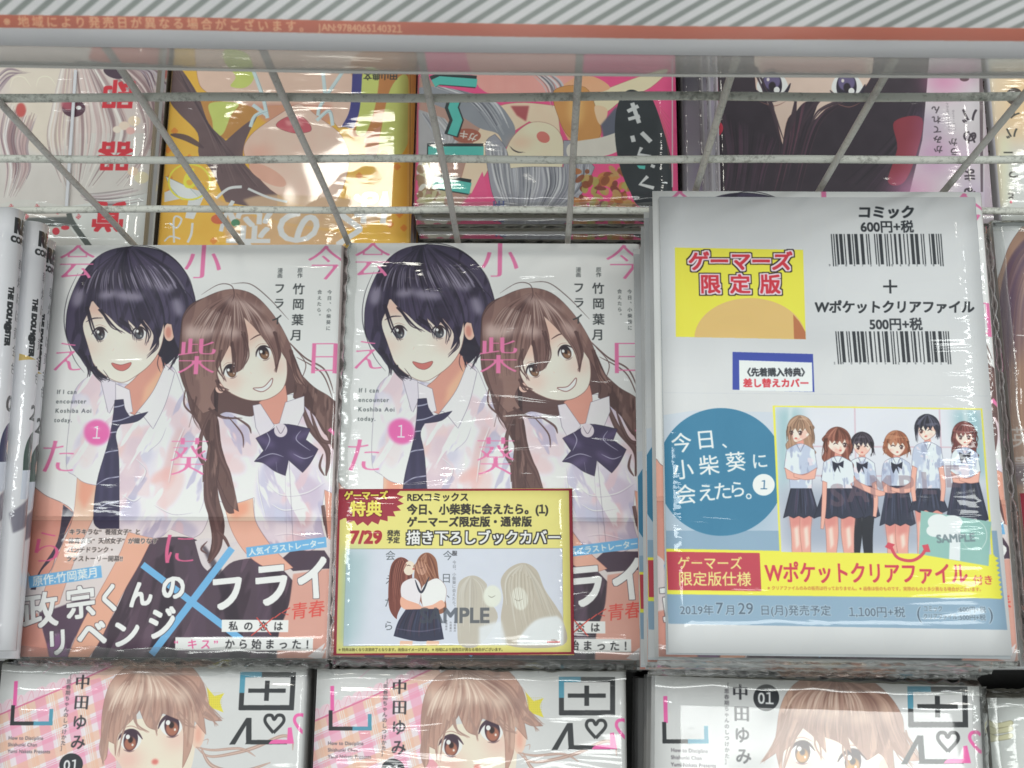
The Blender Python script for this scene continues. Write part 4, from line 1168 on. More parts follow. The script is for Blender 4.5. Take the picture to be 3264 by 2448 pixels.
def art_back_pale(pose):
    a = flat_art(*pose, base=(206, 204, 200))
    a.space(0, 150, 2.5517)
    a.poly([(-60, -140), (1330, -140), (1330, 260), (1240, 700), (-60, 700)], (212, 194, 190))
    a.poly([(0, 160), (600, 150), (720, 450), (500, 800), (300, 860), (80, 640), (60, 300)], (226, 212, 188), soft=10)
    m = a.poly([(-60, -140), (1340, -140), (1330, 300), (1210, 1050), (1100, 1180), (860, 1240), (560, 1290), (200, 1240), (-60, 1300)], (210, 200, 196), .5, ret=True)
    cs = [(140, 112, 116), (226, 218, 216), (188, 160, 160), (214, 190, 186), (150, 124, 128), (232, 226, 220)]
    a.strands([(520, 100), (420, 500), (380, 800), (560, 1250)], [(760, 100), (1000, 460), (1060, 760), (700, 1220)], 90, cs, 22, .7, clip=m, seed=41, jit=14)
    a.strands([(700, 50), (1100, 400), (1180, 800), (860, 1180)], [(980, 40), (1260, 300), (1260, 700), (1000, 1240)], 70, cs, 20, .7, clip=m, seed=42, jit=14)
    a.strands([(60, 420), (0, 700), (60, 1000), (20, 1280)], [(300, 560), (220, 800), (240, 1000), (100, 1260)], 50, [(120, 96, 106), (230, 226, 226), (150, 120, 124), (204, 176, 176)], 20, .7, clip=m, seed=43, jit=10)
    a.strands([(-50, 260), (60, 170), (180, 190), (310, 215)], [(-40, 420), (40, 300), (90, 240), (120, 200)], 20, [(120, 100, 116), (160, 140, 150)], 12, .8, clip=m, seed=44)
    a.blob(600, 500, 95, 70, (92, 60, 76), 1)
    a.blob(560, 470, 60, 44, (176, 84, 100), .9, soft=3)
    a.blob(640, 495, 22, 16, (236, 236, 236), 1)
    a.blob(168, 510, 40, 58, (196, 88, 84), 1, soft=2)
    for x in (150, 360):
        a.stroke([(x - 70, 330), (x - 40, 250), (x + 40, 245), (x + 100, 320)], 7, (236, 226, 206), .9)
    for x, y, r, c in ((1010, 640, 44, (232, 208, 190)), (950, 670, 34, (236, 216, 200)), (1090, 600, 50, (228, 206, 180)), (1060, 680, 36, (226, 176, 170)), (1150, 1060, 60, (226, 214, 180)), (1080, 1010, 44, (226, 200, 176))):
        a.blob(x, y, r, r * .8, c, 1, soft=1)
    a.poly([(800, -140), (1330, -140), (1300, 160), (980, 160), (720, 100)], (206, 110, 100), .9, soft=4)
    a.blob(930, 210, 90, 46, (80, 62, 78), 1, rot=.3)
    a.strands([(1000, 170), (1150, 200), (1240, 380)], [(1200, 165), (1290, 220), (1300, 420)], 30, [(92, 70, 86), (206, 196, 204), (140, 108, 118)], 14, .8, seed=45)
    a.poly([(600, 1290), (1200, 1190), (1180, 1640), (560, 1640)], (210, 212, 210))
    a.strands([(650, 1200), (850, 1180), (1190, 1120)], [(700, 1250), (900, 1290), (1190, 1250)], 24, [(120, 104, 110), (232, 232, 230), (170, 150, 156)], 14, .8, seed=46)
    a.poly([(-60, 1310), (560, 1300), (600, 1380), (560, 1440), (-60, 1430)], (206, 198, 192))
    a.poly([(200, 1390), (560, 1380), (600, 1440), (540, 1470), (240, 1450)], (92, 96, 96), soft=2)
    a.stroke([(560, 1350), (590, 1430), (740, 1640)], 44, (88, 94, 92), taper=False)
    a.poly([(-60, 1460), (560, 1460), (700, 1640), (-60, 1640)], (202, 200, 196))
    for i, x in enumerate((90, 150, 215, 300, 470, 640)):
        a.text('花', x, 1300 + (i % 3) * 40, 40, (204, 60, 74), bold=1, ang=.6)
    a.blob(455, 1498, 30, 30, (206, 54, 72))
    a.blob(530, 1470, 34, 18, (206, 54, 72))
    RD = (208, 44, 60)
    for ch, x, y in (('即', 965, 385), ('器', 935, 885), ('覚', 880, 1375)):
        a.text(ch, x, y, 285, RD, bold=7, squash=.95)
    a.grain(6)
    return a


def art_back_yellow(pose):
    a = flat_art(*pose, base=(238, 180, 60))
    a.space(500, 150, 2.5517)
    r = random.Random(4)
    for _ in range(60):
        x, y = r.uniform(0, 2150), r.uniform(0, 1700)
        for dx, dy in ((-14, 0), (14, 0), (0, -14), (0, 14)):
            a.blob(x + dx, y + dy, 15, 15, (226, 138, 50), .9)
    SK, SKs = (228, 194, 176), (212, 150, 132)
    a.poly([(300, -200), (1660, -200), (1660, 200), (1560, 640), (1480, 660), (1300, 500), (900, 480), (700, 540), (420, 380), (330, 240)], SK, line=(160, 110, 100))
    a.poly([(700, 460), (1420, 460), (1420, 620), (900, 620)], SKs, .9, soft=6)
    GN = (200, 210, 110)
    a.poly([(560, 20), (740, 60), (790, 240), (720, 330), (600, 320), (640, 240), (550, 120)], GN, curve=True)
    a.poly([(350, 400), (560, 450), (720, 470), (820, 540), (720, 700), (560, 745), (460, 720), (400, 610), (320, 560)], (196, 140, 74), curve=True)
    a.poly([(430, 460), (660, 460), (600, 560), (540, 700), (470, 720), (450, 600)], GN, curve=True)
    a.poly([(1600, 80), (2120, 0), (2120, 300), (1960, 560), (1840, 700), (1640, 730), (1560, 690), (1640, 460)], (198, 132, 74), curve=True)
    a.poly([(1680, 200), (1800, 200), (1780, 460), (1700, 700), (1620, 700), (1640, 560)], GN, curve=True)
    a.poly([(1900, 340), (2040, 240), (2060, 700), (1960, 900), (1840, 840), (1790, 900), (1820, 700)], GN, curve=True)
    a.poly([(1690, 740), (1820, 640), (1800, 860), (1700, 930)], (208, 146, 120), .9)
    a.poly([(1590, 210), (1670, 210), (1650, 500), (1600, 660), (1500, 650), (1570, 500)], (74, 74, 140))
    # dark strands
    m = a.poly([(90, 180), (200, 180), (330, 380), (420, 620), (560, 760), (700, 640), (820, 560), (720, 760), (700, 900), (760, 1000), (980, 1160), (980, 1290), (800, 1300), (560, 1260), (440, 1000), (340, 880), (330, 700), (180, 540), (100, 420)], (112, 92, 96), ret=True)
    a.strands([(120, 200), (300, 460), (440, 760), (560, 1250)], [(220, 190), (480, 700), (640, 900), (960, 1250)], 60, [(84, 70, 78), (140, 118, 118), (104, 84, 90)], 20, .6, clip=m, seed=51)
    a.stroke([(110, 710), (240, 740), (380, 820)], 50, (96, 78, 86), .9)
    # chin and lips, seen upside-down
    a.poly([(1130, 470), (1010, 540), (760, 720), (720, 900), (980, 1200), (1400, 1300), (1560, 960), (1500, 720), (1300, 560), (1200, 480)], (232, 198, 182), curve=True, line=(150, 100, 92))
    a.poly([(970, 640), (1060, 570), (1180, 570), (1250, 640), (1240, 690), (1100, 700)], (206, 96, 110), curve=True, line=(120, 60, 60))
    a.poly([(1040, 600), (1160, 600), (1200, 640), (1060, 640)], (232, 160, 160), .8, soft=3)
    a.blob(830, 860, 110, 50, (226, 150, 130), .6, soft=16)
    a.blob(900, 1040, 170, 60, (224, 170, 150), 1, rot=.5)
    for p in ([(780, 180), (860, 400), (900, 580)], [(1350, 200), (1370, 400)], [(1510, 200), (1340, 460), (1310, 560)], [(900, 560), (780, 470)], [(760, 650), (800, 560), (900, 520)], [(1300, 600), (1400, 520), (1430, 640)]):
        a.stroke(p, 30, (204, 222, 226), 1, taper=False)
        a.stroke([(x + 13, y) for x, y in p], 4, (120, 150, 160), .9)
    # white lettering strokes and sash
    WT = (214, 216, 218)
    a.poly([(60, 1180), (200, 1140), (400, 1180), (330, 1330), (300, 1400), (230, 1390), (260, 1220), (60, 1260)], WT)
    a.poly([(70, 1050), (260, 1140), (360, 1240), (200, 1240), (100, 1130)], (222, 226, 230), line=(100, 140, 150))
    a.blob(264, 1100, 165, 140, (240, 220, 60), 0)
    t = np.linspace(0, 2 * math.pi, 30)
    a.stroke([(264 + 168 * math.cos(v), 1095 + 145 * math.sin(v)) for v in t], 15, (240, 222, 60), taper=False)
    a.text('9', 268, 1070, 250, (240, 222, 60), bold=1.5)
    a.poly([(440, 1200), (620, 1290), (900, 1400), (1500, 1500), (1560, 1700), (620, 1700)], (212, 172, 130), .95, soft=5)
    a.poly([(700, 1240), (980, 1200), (1900, 1250), (1900, 1380), (1500, 1480), (900, 1400)], (206, 172, 140), .9, soft=3)
    a.text('くの恋', 1150, 1470, 400, WT, bold=7, squash=.85, sx=1.0)
    a.text('は', 1750, 1300, 320, WT, bold=10)
    for p, w in (([(480, 1230), (580, 1150), (690, 1135)], 24), ([(740, 1150), (900, 1220), (1060, 1260)], 20), ([(620, 1250), (560, 1360), (520, 1500)], 34), ([(100, 1430), (160, 1470), (200, 1400), (140, 1390), (140, 1590)], 16), ([(60, 1580), (110, 1540), (190, 1560)], 14), ([(290, 1430), (280, 1520), (250, 1590)], 20)):
        a.stroke(p, w, WT, 1, taper=False)
    a.blob(500, 1400, 60, 40, (206, 96, 70), .9)
    a.blob(640, 1430, 36, 30, (70, 134, 96), .9)
    a.text('田山典文', 1820, 238, 70, (66, 66, 62), bold=2)
    a.poly([(2050, -200), (2140, -200), (2110, 1700), (2030, 1700)], (236, 190, 96), .7)
    a.stroke([(2062, -100), (2056, 1640)], 4, (130, 90, 60), .8, taper=False, curve=False)
    a.grain(6)
    return a


def art_back_teal(pose):
    a = flat_art(*pose, base=(232, 78, 136))
    a.space(1100, 0, 2.011)
    a.poly([(470, 480), (620, 560), (900, 800), (900, 1100), (720, 1340), (470, 1340)], (176, 150, 130), .9, soft=3)
    SK = (238, 206, 178)
    a.poly([(760, 300), (1480, 300), (1500, 520), (1360, 640), (1100, 640), (860, 560)], (232, 160, 152))
    a.poly([(1560, 640), (1700, 560), (2060, 440), (1960, 560), (1780, 640), (1660, 720)], (228, 214, 178), curve=True, line=(170, 110, 90))
    a.poly([(1520, 480), (1700, 560), (1560, 640), (1640, 880), (1480, 960), (1340, 640)], (232, 170, 128), curve=True)
    a.poly([(930, 720), (1100, 660), (1360, 680), (1380, 860), (1180, 780), (1020, 900), (900, 1120), (820, 1240), (720, 1240), (800, 960)], SK, line=(170, 110, 90))
    a.poly([(1060, 680), (1180, 680), (1160, 780), (1100, 740)], (176, 84, 90), soft=2)
    m = a.poly([(470, 560), (640, 560), (940, 640), (1060, 760), (1090, 860), (1020, 960), (980, 860), (860, 820), (700, 720), (480, 640)], (142, 146, 156), ret=True)
    G = [(96, 98, 110), (190, 192, 200), (150, 152, 162), (212, 212, 216)]
    a.strands([(560, 560), (800, 660), (980, 900)], [(700, 500), (960, 640), (1080, 860)], 40, G, 12, .8, clip=m, seed=61)
    a.strands([(1200, 480), (1280, 560), (1330, 700)], [(1330, 480), (1400, 560), (1350, 720)], 24, G, 10, .9, seed=62)
    m = a.poly([(470, 700), (640, 760), (740, 900), (600, 1000), (470, 1010)], (170, 172, 178), .9, ret=True)
    a.strands([(470, 720), (560, 880), (520, 1000)], [(620, 740), (720, 880), (620, 1000)], 20, G, 12, .8, clip=m, seed=63)
    # face upside-down, plain
    a.poly([(1200, 785), (1320, 800), (1390, 880), (1400, 1020), (1340, 1160), (1100, 1160), (1020, 1040), (1040, 940), (1100, 850)], (240, 218, 188), curve=True, line=(150, 100, 90))
    a.blob(1270, 880, 44, 34, (216, 120, 110), 1, rot=.5)
    a.blob(1120, 920, 70, 34, (238, 176, 150), .6, soft=12)
    closed_eye(a, 1100, 960, 46, 12, (60, 56, 60), tilt=.4)
    m = a.poly([(900, 920), (960, 860), (1030, 950), (1060, 1080), (1180, 1070), (1400, 1070), (1400, 900), (1460, 900), (1600, 1070), (1540, 1200), (1440, 1330), (1250, 1380), (1060, 1380), (960, 1280), (920, 1120)], (156, 156, 168), line=(80, 80, 92), ret=True)
    a.strands([(920, 900), (960, 1150), (1040, 1340)], [(1250, 1050), (1240, 1200), (1180, 1370)], 60, G, 13, .8, clip=m, seed=64)
    a.strands([(1240, 1050), (1260, 1200), (1200, 1370)], [(1580, 1040), (1540, 1200), (1380, 1350)], 60, G, 13, .8, clip=m, seed=65)
    # bread, food
    a.poly([(1340, 580), (1540, 560), (1620, 740), (1640, 860), (1560, 920), (1440, 880), (1370, 760)], (206, 144, 76), curve=True, line=(130, 80, 40))
    a.blob(1480, 700, 50, 110, (232, 184, 110), .8, soft=8)
    a.poly([(1600, 680), (1680, 700), (1660, 800), (1620, 780)], (236, 196, 160), curve=True)
    a.poly([(1640, 800), (1740, 680), (1760, 860), (1660, 900)], (96, 100, 118), soft=2)
    a.poly([(1440, 920), (1640, 880), (1800, 840), (1760, 960), (1600, 1010), (1440, 1010)], (216, 210, 200), curve=True)
    rr = random.Random(5)
    for _ in range(90):
        x, y = rr.uniform(1480, 1880), rr.uniform(1080, 1350)
        a.blob(x, y, rr.uniform(14, 40), rr.uniform(12, 30), rr.choice([(176, 104, 54), (140, 74, 46), (170, 160, 80), (196, 130, 66), (126, 60, 50), (190, 150, 90)]), .9, rot=rr.uniform(0, 3))
    for _ in range(34):
        x, y = rr.uniform(470, 640), rr.uniform(1060, 1340)
        a.blob(x, y, rr.uniform(20, 50), rr.uniform(14, 30), rr.choice([(196, 190, 150), (210, 206, 190), (176, 170, 120), (150, 120, 90), (214, 214, 206)]), .9, rot=rr.uniform(0, 3))
    a.poly([(880, 1100), (920, 1250), (840, 1340), (760, 1340)], (236, 84, 140))
    a.blob(780, 870, 90, 46, (168, 92, 74), .95)
    a.text('ガキ', 790, 870, 62, (220, 216, 210), bold=1, ang=.3)
    BKt, TL = (44, 54, 58), (78, 188, 178)
    for p, w in (([(560, 525), (600, 505), (840, 525)], 66), ([(710, 610), (685, 690), (715, 770), (680, 870)], 70), ([(525, 965), (885, 965)], 76), ([(560, 1160), (800, 1200)], 84)):
        a.stroke(p, w + 22, BKt, taper=False, curve=False)
    for p, w in (([(565, 535), (605, 515), (845, 532)], 58), ([(716, 612), (691, 690), (721, 770), (686, 865)], 62), ([(532, 970), (888, 970)], 68), ([(566, 1168), (804, 1208)], 76)):
        a.stroke(p, w, TL, taper=False, curve=False)
    a.blob(1890, 950, 150, 380, (46, 52, 58), 1, rot=-.17)
    a.poly([(1740, 700), (1850, 600), (1960, 620), (2060, 900), (2090, 1060), (2080, 1290), (1900, 1330), (1820, 1200), (1760, 900)], (46, 52, 58), curve=True)
    WT = (206, 208, 210)
    for p, w in (([(1810, 715), (1880, 680)], 26), ([(1815, 765), (1890, 745)], 24), ([(1840, 660), (1885, 790)], 28), ([(1840, 870), (1850, 910)], 28), ([(1900, 850), (1960, 910)], 30), ([(1900, 945), (1880, 990), (1960, 1005)], 24), ([(1940, 1130), (1890, 1180), (1980, 1205)], 24), ([(1960, 1060), (1985, 1070)], 22)):
        a.stroke(p, w, WT, taper=False, curve=False)
    a.poly([(1870, 1060), (1925, 1062), (1922, 1085), (1885, 1080)], TL)
    for i in range(10):
        a.stroke([(1980 + i * 9, 640 + i * 24), (2080, 760 + i * 36)], 10, (176, 90, 80), .5)
    a.stroke([(2098, 380), (2098, 1200)], 8, (214, 200, 204), .9, taper=False, curve=False)
    a.text('FM', 985, 1310, 60, (70, 84, 150), bold=2)
    a.grain(6)
    return a


def art_back_dark(pose):
    a = flat_art(*pose, base=(206, 190, 202))
    a.space(2164, 0, 2.011)
    a.poly([(230, 200), (1620, 200), (1620, 620), (1560, 900), (1450, 1400), (230, 1400)], (60, 50, 60))
    a.poly([(480, 300), (1250, 300), (1230, 500), (1100, 640), (940, 700), (820, 860), (780, 700), (700, 760), (665, 930), (600, 700), (500, 600)], (222, 196, 182), line=(120, 70, 70))
    a.poly([(520, 380), (1200, 380), (1200, 470), (520, 470)], (214, 160, 156), .7, soft=6)
    m = a.poly([(230, 640), (560, 640), (640, 860), (668, 930), (730, 760), (800, 660), (900, 640), (850, 780), (1100, 640), (1560, 640), (1540, 900), (1420, 1200), (1420, 1400), (230, 1400)], (54, 44, 56), ret=True)
    a.strands([(540, 640), (640, 900), (560, 1300)], [(1100, 640), (900, 800), (760, 1300)], 40, [(38, 32, 42), (80, 60, 78), (120, 70, 90)], 14, .5, clip=m, seed=71)
    a.strands([(240, 700), (300, 1000), (260, 1300)], [(640, 900), (560, 1100), (520, 1300)], 40, [(38, 32, 42), (78, 58, 76), (96, 60, 84)], 14, .5, clip=m, seed=72)
    a.strands([(1500, 640), (1350, 900), (900, 1300)], [(1560, 800), (1500, 1000), (1400, 1300)], 40, [(38, 32, 42), (70, 54, 70)], 14, .5, clip=m, seed=73)
    for x, y in ((600, 545), (1080, 550)):
        plain_eye(a, x, y, 96, (110, 98, 140), tilt=math.pi, lash=(46, 40, 56))
    wisps(a, [((560, 600), (620, 760), (665, 920)), ((900, 620), (820, 740), (760, 880)), ((1060, 640), (900, 720), (820, 850)), ((760, 620), (730, 760), (690, 900)), ((480, 420), (540, 560), (600, 700))], 20, (70, 54, 66), 77)
    a.poly([(150, 480), (250, 480), (270, 800), (240, 880), (150, 880)], (150, 52, 76), curve=False)
    a.blob(240, 820, 44, 50, (196, 44, 74), 1)
    a.poly([(1380, 780), (1560, 760), (1520, 1000), (1440, 1170), (1340, 1160), (1400, 950)], (142, 48, 64), curve=True, line=(90, 40, 50))
    # right part: watercolour
    a.poly([(1620, 200), (1960, 200), (1960, 1400), (1440, 1400), (1560, 900)], (214, 206, 212))
    for x, y, rx, ry, c in ((1700, 520, 120, 90, (214, 120, 170)), (1860, 430, 100, 60, (206, 130, 170)), (1600, 800, 60, 60, (150, 112, 168)), (1640, 1000, 120, 120, (196, 140, 186)), (1480, 1240, 130, 100, (200, 120, 168)), (1800, 1000, 120, 90, (206, 176, 204)), (1880, 1240, 90, 80, (186, 160, 200)), (1560, 1180, 90, 60, (222, 180, 208))):
        a.blob(x, y, rx, ry, c, .8, soft=26)
    K = (72, 62, 72)
    a.text('かみてれん', 1655, 830, 58, K, vertical=True, track=1.18, bold=1, ang=0)
    a.text('うか', 1760, 940, 58, K, vertical=True, track=1.15, bold=1)
    a.text('story＋かみてれん', 1725, 750, 18, (130, 120, 130), vertical=True, bold=.4)
    a.text('Comic＋うか', 1762, 770, 18, (130, 120, 130), vertical=True, bold=.4)
    for ch, y, sz in (('バ', 740, 110), ('め', 880, 100), ('゛', 850, 60), ('ま', 1120, 96), ('る', 1240, 96)):
        a.text(ch, 1865, y, sz, K, bold=2)
    a.text('1', 1815, 455, 50, (226, 210, 220), bold=1)
    a.blob(1830, 505, 30, 18, (90, 60, 70), .9)
    a.poly([(1925, 480), (1950, 480), (1950, 1230), (1935, 1230)], (90, 74, 84), .8)
    a.grain(6)
    return a


def art_back_beige(pose):
    a = flat_art(*pose, base=(214, 216, 214))
    a.space(2950, 300, 4.366)
    a.poly([(950, -400), (1800, -400), (1800, 300), (1400, 700), (1050, 700)], (232, 196, 150), soft=30)
    a.poly([(950, -400), (1060, -400), (1060, 1550), (950, 1550)], (226, 196, 160), .8, soft=10)
    a.poly([(1030, 600), (1160, 600), (1150, 1560), (1060, 1560)], (226, 226, 190), .8, soft=10)
    K = (80, 78, 74)
    for ch, x, y, sz in (('バ', 1205, 540, 180), ('イ', 1240, 270, 170), ('ー', 1150, 810, 150), ('つ', 1225, 1120, 150), ('と', 1190, 1420, 110)):
        a.text(ch, x, y, sz, K, bold=4)
    a.poly([(1168, 1500), (1192, 1475), (1216, 1500), (1192, 1525)], (226, 90, 110))
    a.blob(1240, 30, 120, 120, (76, 66, 62))
    a.text('1', 1240, 30, 100, (226, 120, 90))
    a.grain(4)
    return a


def art_far_right(pose):
    a = flat_art(*pose, base=(214, 216, 218))
    a.space(2050, 560, 1.822)
    m = a.poly([(2212, 280), (2130, 400), (2080, 540), (2050, 640), (2040, 760), (2060, 900), (2100, 1300), (2140, 2400), (2700, 2400), (2700, 280)], (166, 130, 112), line=(110, 84, 80), ret=True)
    a.strands([(2300, 280), (2120, 500), (2060, 900), (2100, 1600)], [(2700, 280), (2400, 600), (2300, 900), (2300, 1700)], 60, [(196, 162, 140), (104, 80, 98), (140, 106, 96), (90, 70, 88)], 22, .6, clip=m, seed=81)
    a.poly([(2040, 700), (2120, 680), (2200, 600), (2240, 900), (2160, 1100), (2080, 1050)], (96, 76, 100), .5, soft=12)
    o = 1239
    a.text('英', 2200, o + 280, 130, (214, 208, 208), alpha=.8, bold=1)
    a.text('貴', 2206, o + 450, 130, (214, 208, 208), alpha=.8, bold=1)
    a.poly([(2100, o + 440), (2300, o + 430), (2300, o + 540), (2110, o + 560)], (88, 74, 92), .7, soft=6)
    return a


def art_gold_wing(pose):
    a = flat_art(*pose, base=(200, 204, 202))
    a.space(2000, 2080, 1.75)
    for i, (x, y) in enumerate(((2000, 400), (2010, 430), (2020, 470))):
        a.poly([(1990, y - 30), (2060, y - 6), (2140, y - 20), (2145, y + 6), (2080, y + 20), (1990, y + 26)], (206, 202, 164), curve=True, line=(140, 132, 96))
    return a


def art_spine_white(pose_w, h, variant):
    """right hand strip of the three white books at the far left: a print for the rounded spine"""
    w = pose_w
    a = Art((0, 0, 0), (1, 0, 0), (0, 1, 0), w, h, 9000, (214, 214, 220))
    a.P = lambda pts: np.array(pts, float).reshape(-1, 2) * 9.0       # millimetres on this one
    W_ = w * 1000
    K = (50, 52, 56)
    a.text('REX', W_ * .52, 7.2, 9.0, K, bold=.45, sx=.62, squash=1.0)
    a.text('COMICS', W_ * .50, 13.4, 3.6, K, bold=.2, sx=.85)
    a.poly([(W_ * .62, 3.6), (W_ * .80, 3.6), (W_ * .80, 10.6), (W_ * .62, 10.6)], (216, 150, 150), .35)
    a.text('朝焼けは黄金色', W_ * .55, 46, 5.6, (104, 108, 114), vertical=True, track=1.32, sx=.75, shear=.1)
    a.text('THE IDOLM@STER', W_ * .30, 47, 3.0, K, bold=.24, ang=math.pi / 2, sx=1.0)
    a.text('2' if variant else '0', W_ * .50, 83, 9, (66, 68, 72), bold=.25, shear=.1)
    HC = (62, 84, 78) if variant else (56, 60, 92)
    a.poly([(W_ * .35, 96), (W_ * .55, 91), (W_ * .85, 93), (W_ * .98, 104), (W_ * .9, 116), (W_ * .4, 116), (W_ * .3, 105)], HC, curve=True)
    a.blob(W_ * .62, 101, 2.0, 3.2, (226, 190, 170))
    a.poly([(W_ * .3, 108), (W_ * .85, 106), (W_ * .9, 118), (W_ * .3, 120)], (196, 204, 218))
    a.poly([(W_ * .1, 126), (W_ * .6, 118), (W_ * .85, 120), (W_ * .6, 130), (W_ * .2, 134)], (100, 96, 112), .8, soft=3)
    a.text('原作・漫画まな', W_ * .7, 147, 3.2, (130, 134, 140), vertical=True, track=1.2)
    if variant:
        a.poly([(W_ * .05, 59), (W_ * .42, 60.5), (W_ * .05, 62)], (196, 166, 90))
    return a


def art_side_letters(w, h):
    a = Art((0, 0, 0), (1, 0, 0), (0, 1, 0), w, h, 9000, (216, 212, 222))
    a.P = lambda pts: np.array(pts, float).reshape(-1, 2) * 9.0
    W_ = w * 1000
    a.text('ことりめがバイバイ', W_ * .5, 86, 6.5, (96, 62, 66), vertical=True, track=1.9, sx=.8, bold=.1)
    a.blob(W_ * .5, 168, 2, 6, (150, 40, 50))
    return a


def art_counter_sign(centre, ex, ey, w, h):
    a = Art(centre, ex, ey, w, h, 5000, (214, 211, 216))
    a.space(0, 0, 2.011)
    # diagonal grey stripes above the band
    def band(x):   # top of band as a curve in this space (x over the whole width, 0..6564)
        return np.interp(x, [-400, 0, 1100, 2212, 3300, 4352, 5400, 6564, 7000], [92, 95, 108, 134, 154, 168, 173, 182, 186])
    x = -900.0
    while x < 6900:
        per = 134 + max(0, x) * .0055
        sl = 1.12 + max(0, x) / 6500 * .95
        a.poly([(x, 230), (x + per * .42, 230), (x + per * .42 + 490 * sl, -260), (x + 490 * sl, -260)], (122, 128, 126), .95, soft=1)
        x += per
    xs = np.linspace(-300, 6900, 60)
    top = [(x, band(x)) for x in xs]
    bot = [(x, band(x) + 82) for x in xs]
    a.poly(top + [(7000, 700), (-400, 700)], (204, 201, 208))
    a.poly(top + bot[::-1], (192, 84, 50), ret=False)
    s_ = '※地域により発売日が異なる場合がございます。'
    for i, ch in enumerate(s_):
        x = 62 + i * 90
        a.text(ch, x, band(x) + 42, 74, (248, 176, 130), bold=1.5)
    x = 2040
    for ch in 'JAN:9784065140321':
        adv = glyph(ch)[1]
        a.text(ch, x, band(x) + 44, 62, (248, 180, 136), anchor='l', bold=.8)
        x += adv * 62 * 1.05 * .72 + 8
    a.grain(8, scale=80)
    return a


# ------------------------------------------------------------------ materials
def nodes(name):
    m = bpy.data.materials.new(name)
    m.use_nodes = True
    nt = m.node_tree
    return m, nt, nt.nodes['Principled BSDF']


def add(nt, kind, **kw):
    n = nt.nodes.new(kind)
    for k, v in kw.items():
        if isinstance(k, str) and hasattr(n, k):
            setattr(n, k, v)
    return n


def film_bump(nt, strength=0.5, seed=0.0, scale=1.0, spread=0.0):
    """creases of shrink film: long thin ridges in two directions, strong in patches, faint elsewhere"""
    tc = add(nt, 'ShaderNodeTexCoord')
    outs = []
    for k, (sx, sy, rot) in enumerate(((9, 95, 0.10), (22, 120, -0.45))):
        mp = add(nt, 'ShaderNodeMapping')
        mp.inputs['Location'].default_value = (seed * 3.1 + k, seed, seed * .7)
        mp.inputs['Rotation'].default_value = (0, 0, rot + seed * .13)
        mp.inputs['Scale'].default_value = (sx * scale, sy * scale, 30)
        nz = add(nt, 'ShaderNodeTexNoise')
        nz.inputs['Scale'].default_value = 1.0
        nz.inputs['Detail'].default_value = 2.0
        nz.inputs['Distortion'].default_value = 1.1
        nt.links.new(tc.outputs['Object'], mp.inputs['Vector'])
        nt.links.new(mp.outputs[0], nz.inputs['Vector'])
        mp2 = add(nt, 'ShaderNodeMapping')
        mp2.inputs['Location'].default_value = (seed * 1.7, k * 5.0 + seed, 0)
        nt.links.new(tc.outputs['Object'], mp2.inputs['Vector'])
        ms = add(nt, 'ShaderNodeTexNoise')
        ms.inputs['Scale'].default_value = 17.0
        ms.inputs['Detail'].default_value = 2.0
        nt.links.new(mp2.outputs[0], ms.inputs['Vector'])
        rp = add(nt, 'ShaderNodeMapRange')
        rp.inputs[1].default_value, rp.inputs[2].default_value = .48 - spread, .66 - spread
        nt.links.new(ms.outputs[0], rp.inputs[0])
        mu = add(nt, 'ShaderNodeMath', operation='MULTIPLY')
        nt.links.new(nz.outputs[0], mu.inputs[0])
        nt.links.new(rp.outputs[0], mu.inputs[1])
        outs.append(mu)
    ad = add(nt, 'ShaderNodeMath', operation='ADD')
    nt.links.new(outs[0].outputs[0], ad.inputs[0])
    nt.links.new(outs[1].outputs[0], ad.inputs[1])
    # broad waviness of the film
    nb = add(nt, 'ShaderNodeTexNoise')
    nb.inputs['Scale'].default_value = 26.0
    nb.inputs['Detail'].default_value = 1.0
    nt.links.new(tc.outputs['Object'], nb.inputs['Vector'])
    mb = add(nt, 'ShaderNodeMath', operation='MULTIPLY_ADD')
    mb.inputs[1].default_value = 1.0
    nt.links.new(nb.outputs[0], mb.inputs[0])
    nt.links.new(ad.outputs[0], mb.inputs[2])
    bp = add(nt, 'ShaderNodeBump')
    bp.inputs['Strength'].default_value = strength
    bp.inputs['Distance'].default_value = 0.0016
    nt.links.new(mb.outputs[0], bp.inputs['Height'])
    return bp


def mat_print(name, img, crinkle=0.5, seed=0.0, rough=0.5, coat=0.8, spread=0.0):
    m, nt, p = nodes(name)
    t = add(nt, 'ShaderNodeTexImage')
    t.image = img
    t.extension = 'EXTEND'
    t.interpolation = 'Cubic'
    nt.links.new(t.outputs[0], p.inputs['Base Color'])
    p.inputs['Roughness'].default_value = rough
    p.inputs['Specular IOR Level'].default_value = 0.25
    p.inputs['Coat Weight'].default_value = coat
    p.inputs['Coat Roughness'].default_value = 0.06
    if coat > 0 and crinkle > 0:
        nt.links.new(film_bump(nt, crinkle, seed, 1.0, spread).outputs[0], p.inputs['Coat Normal'])
    return m


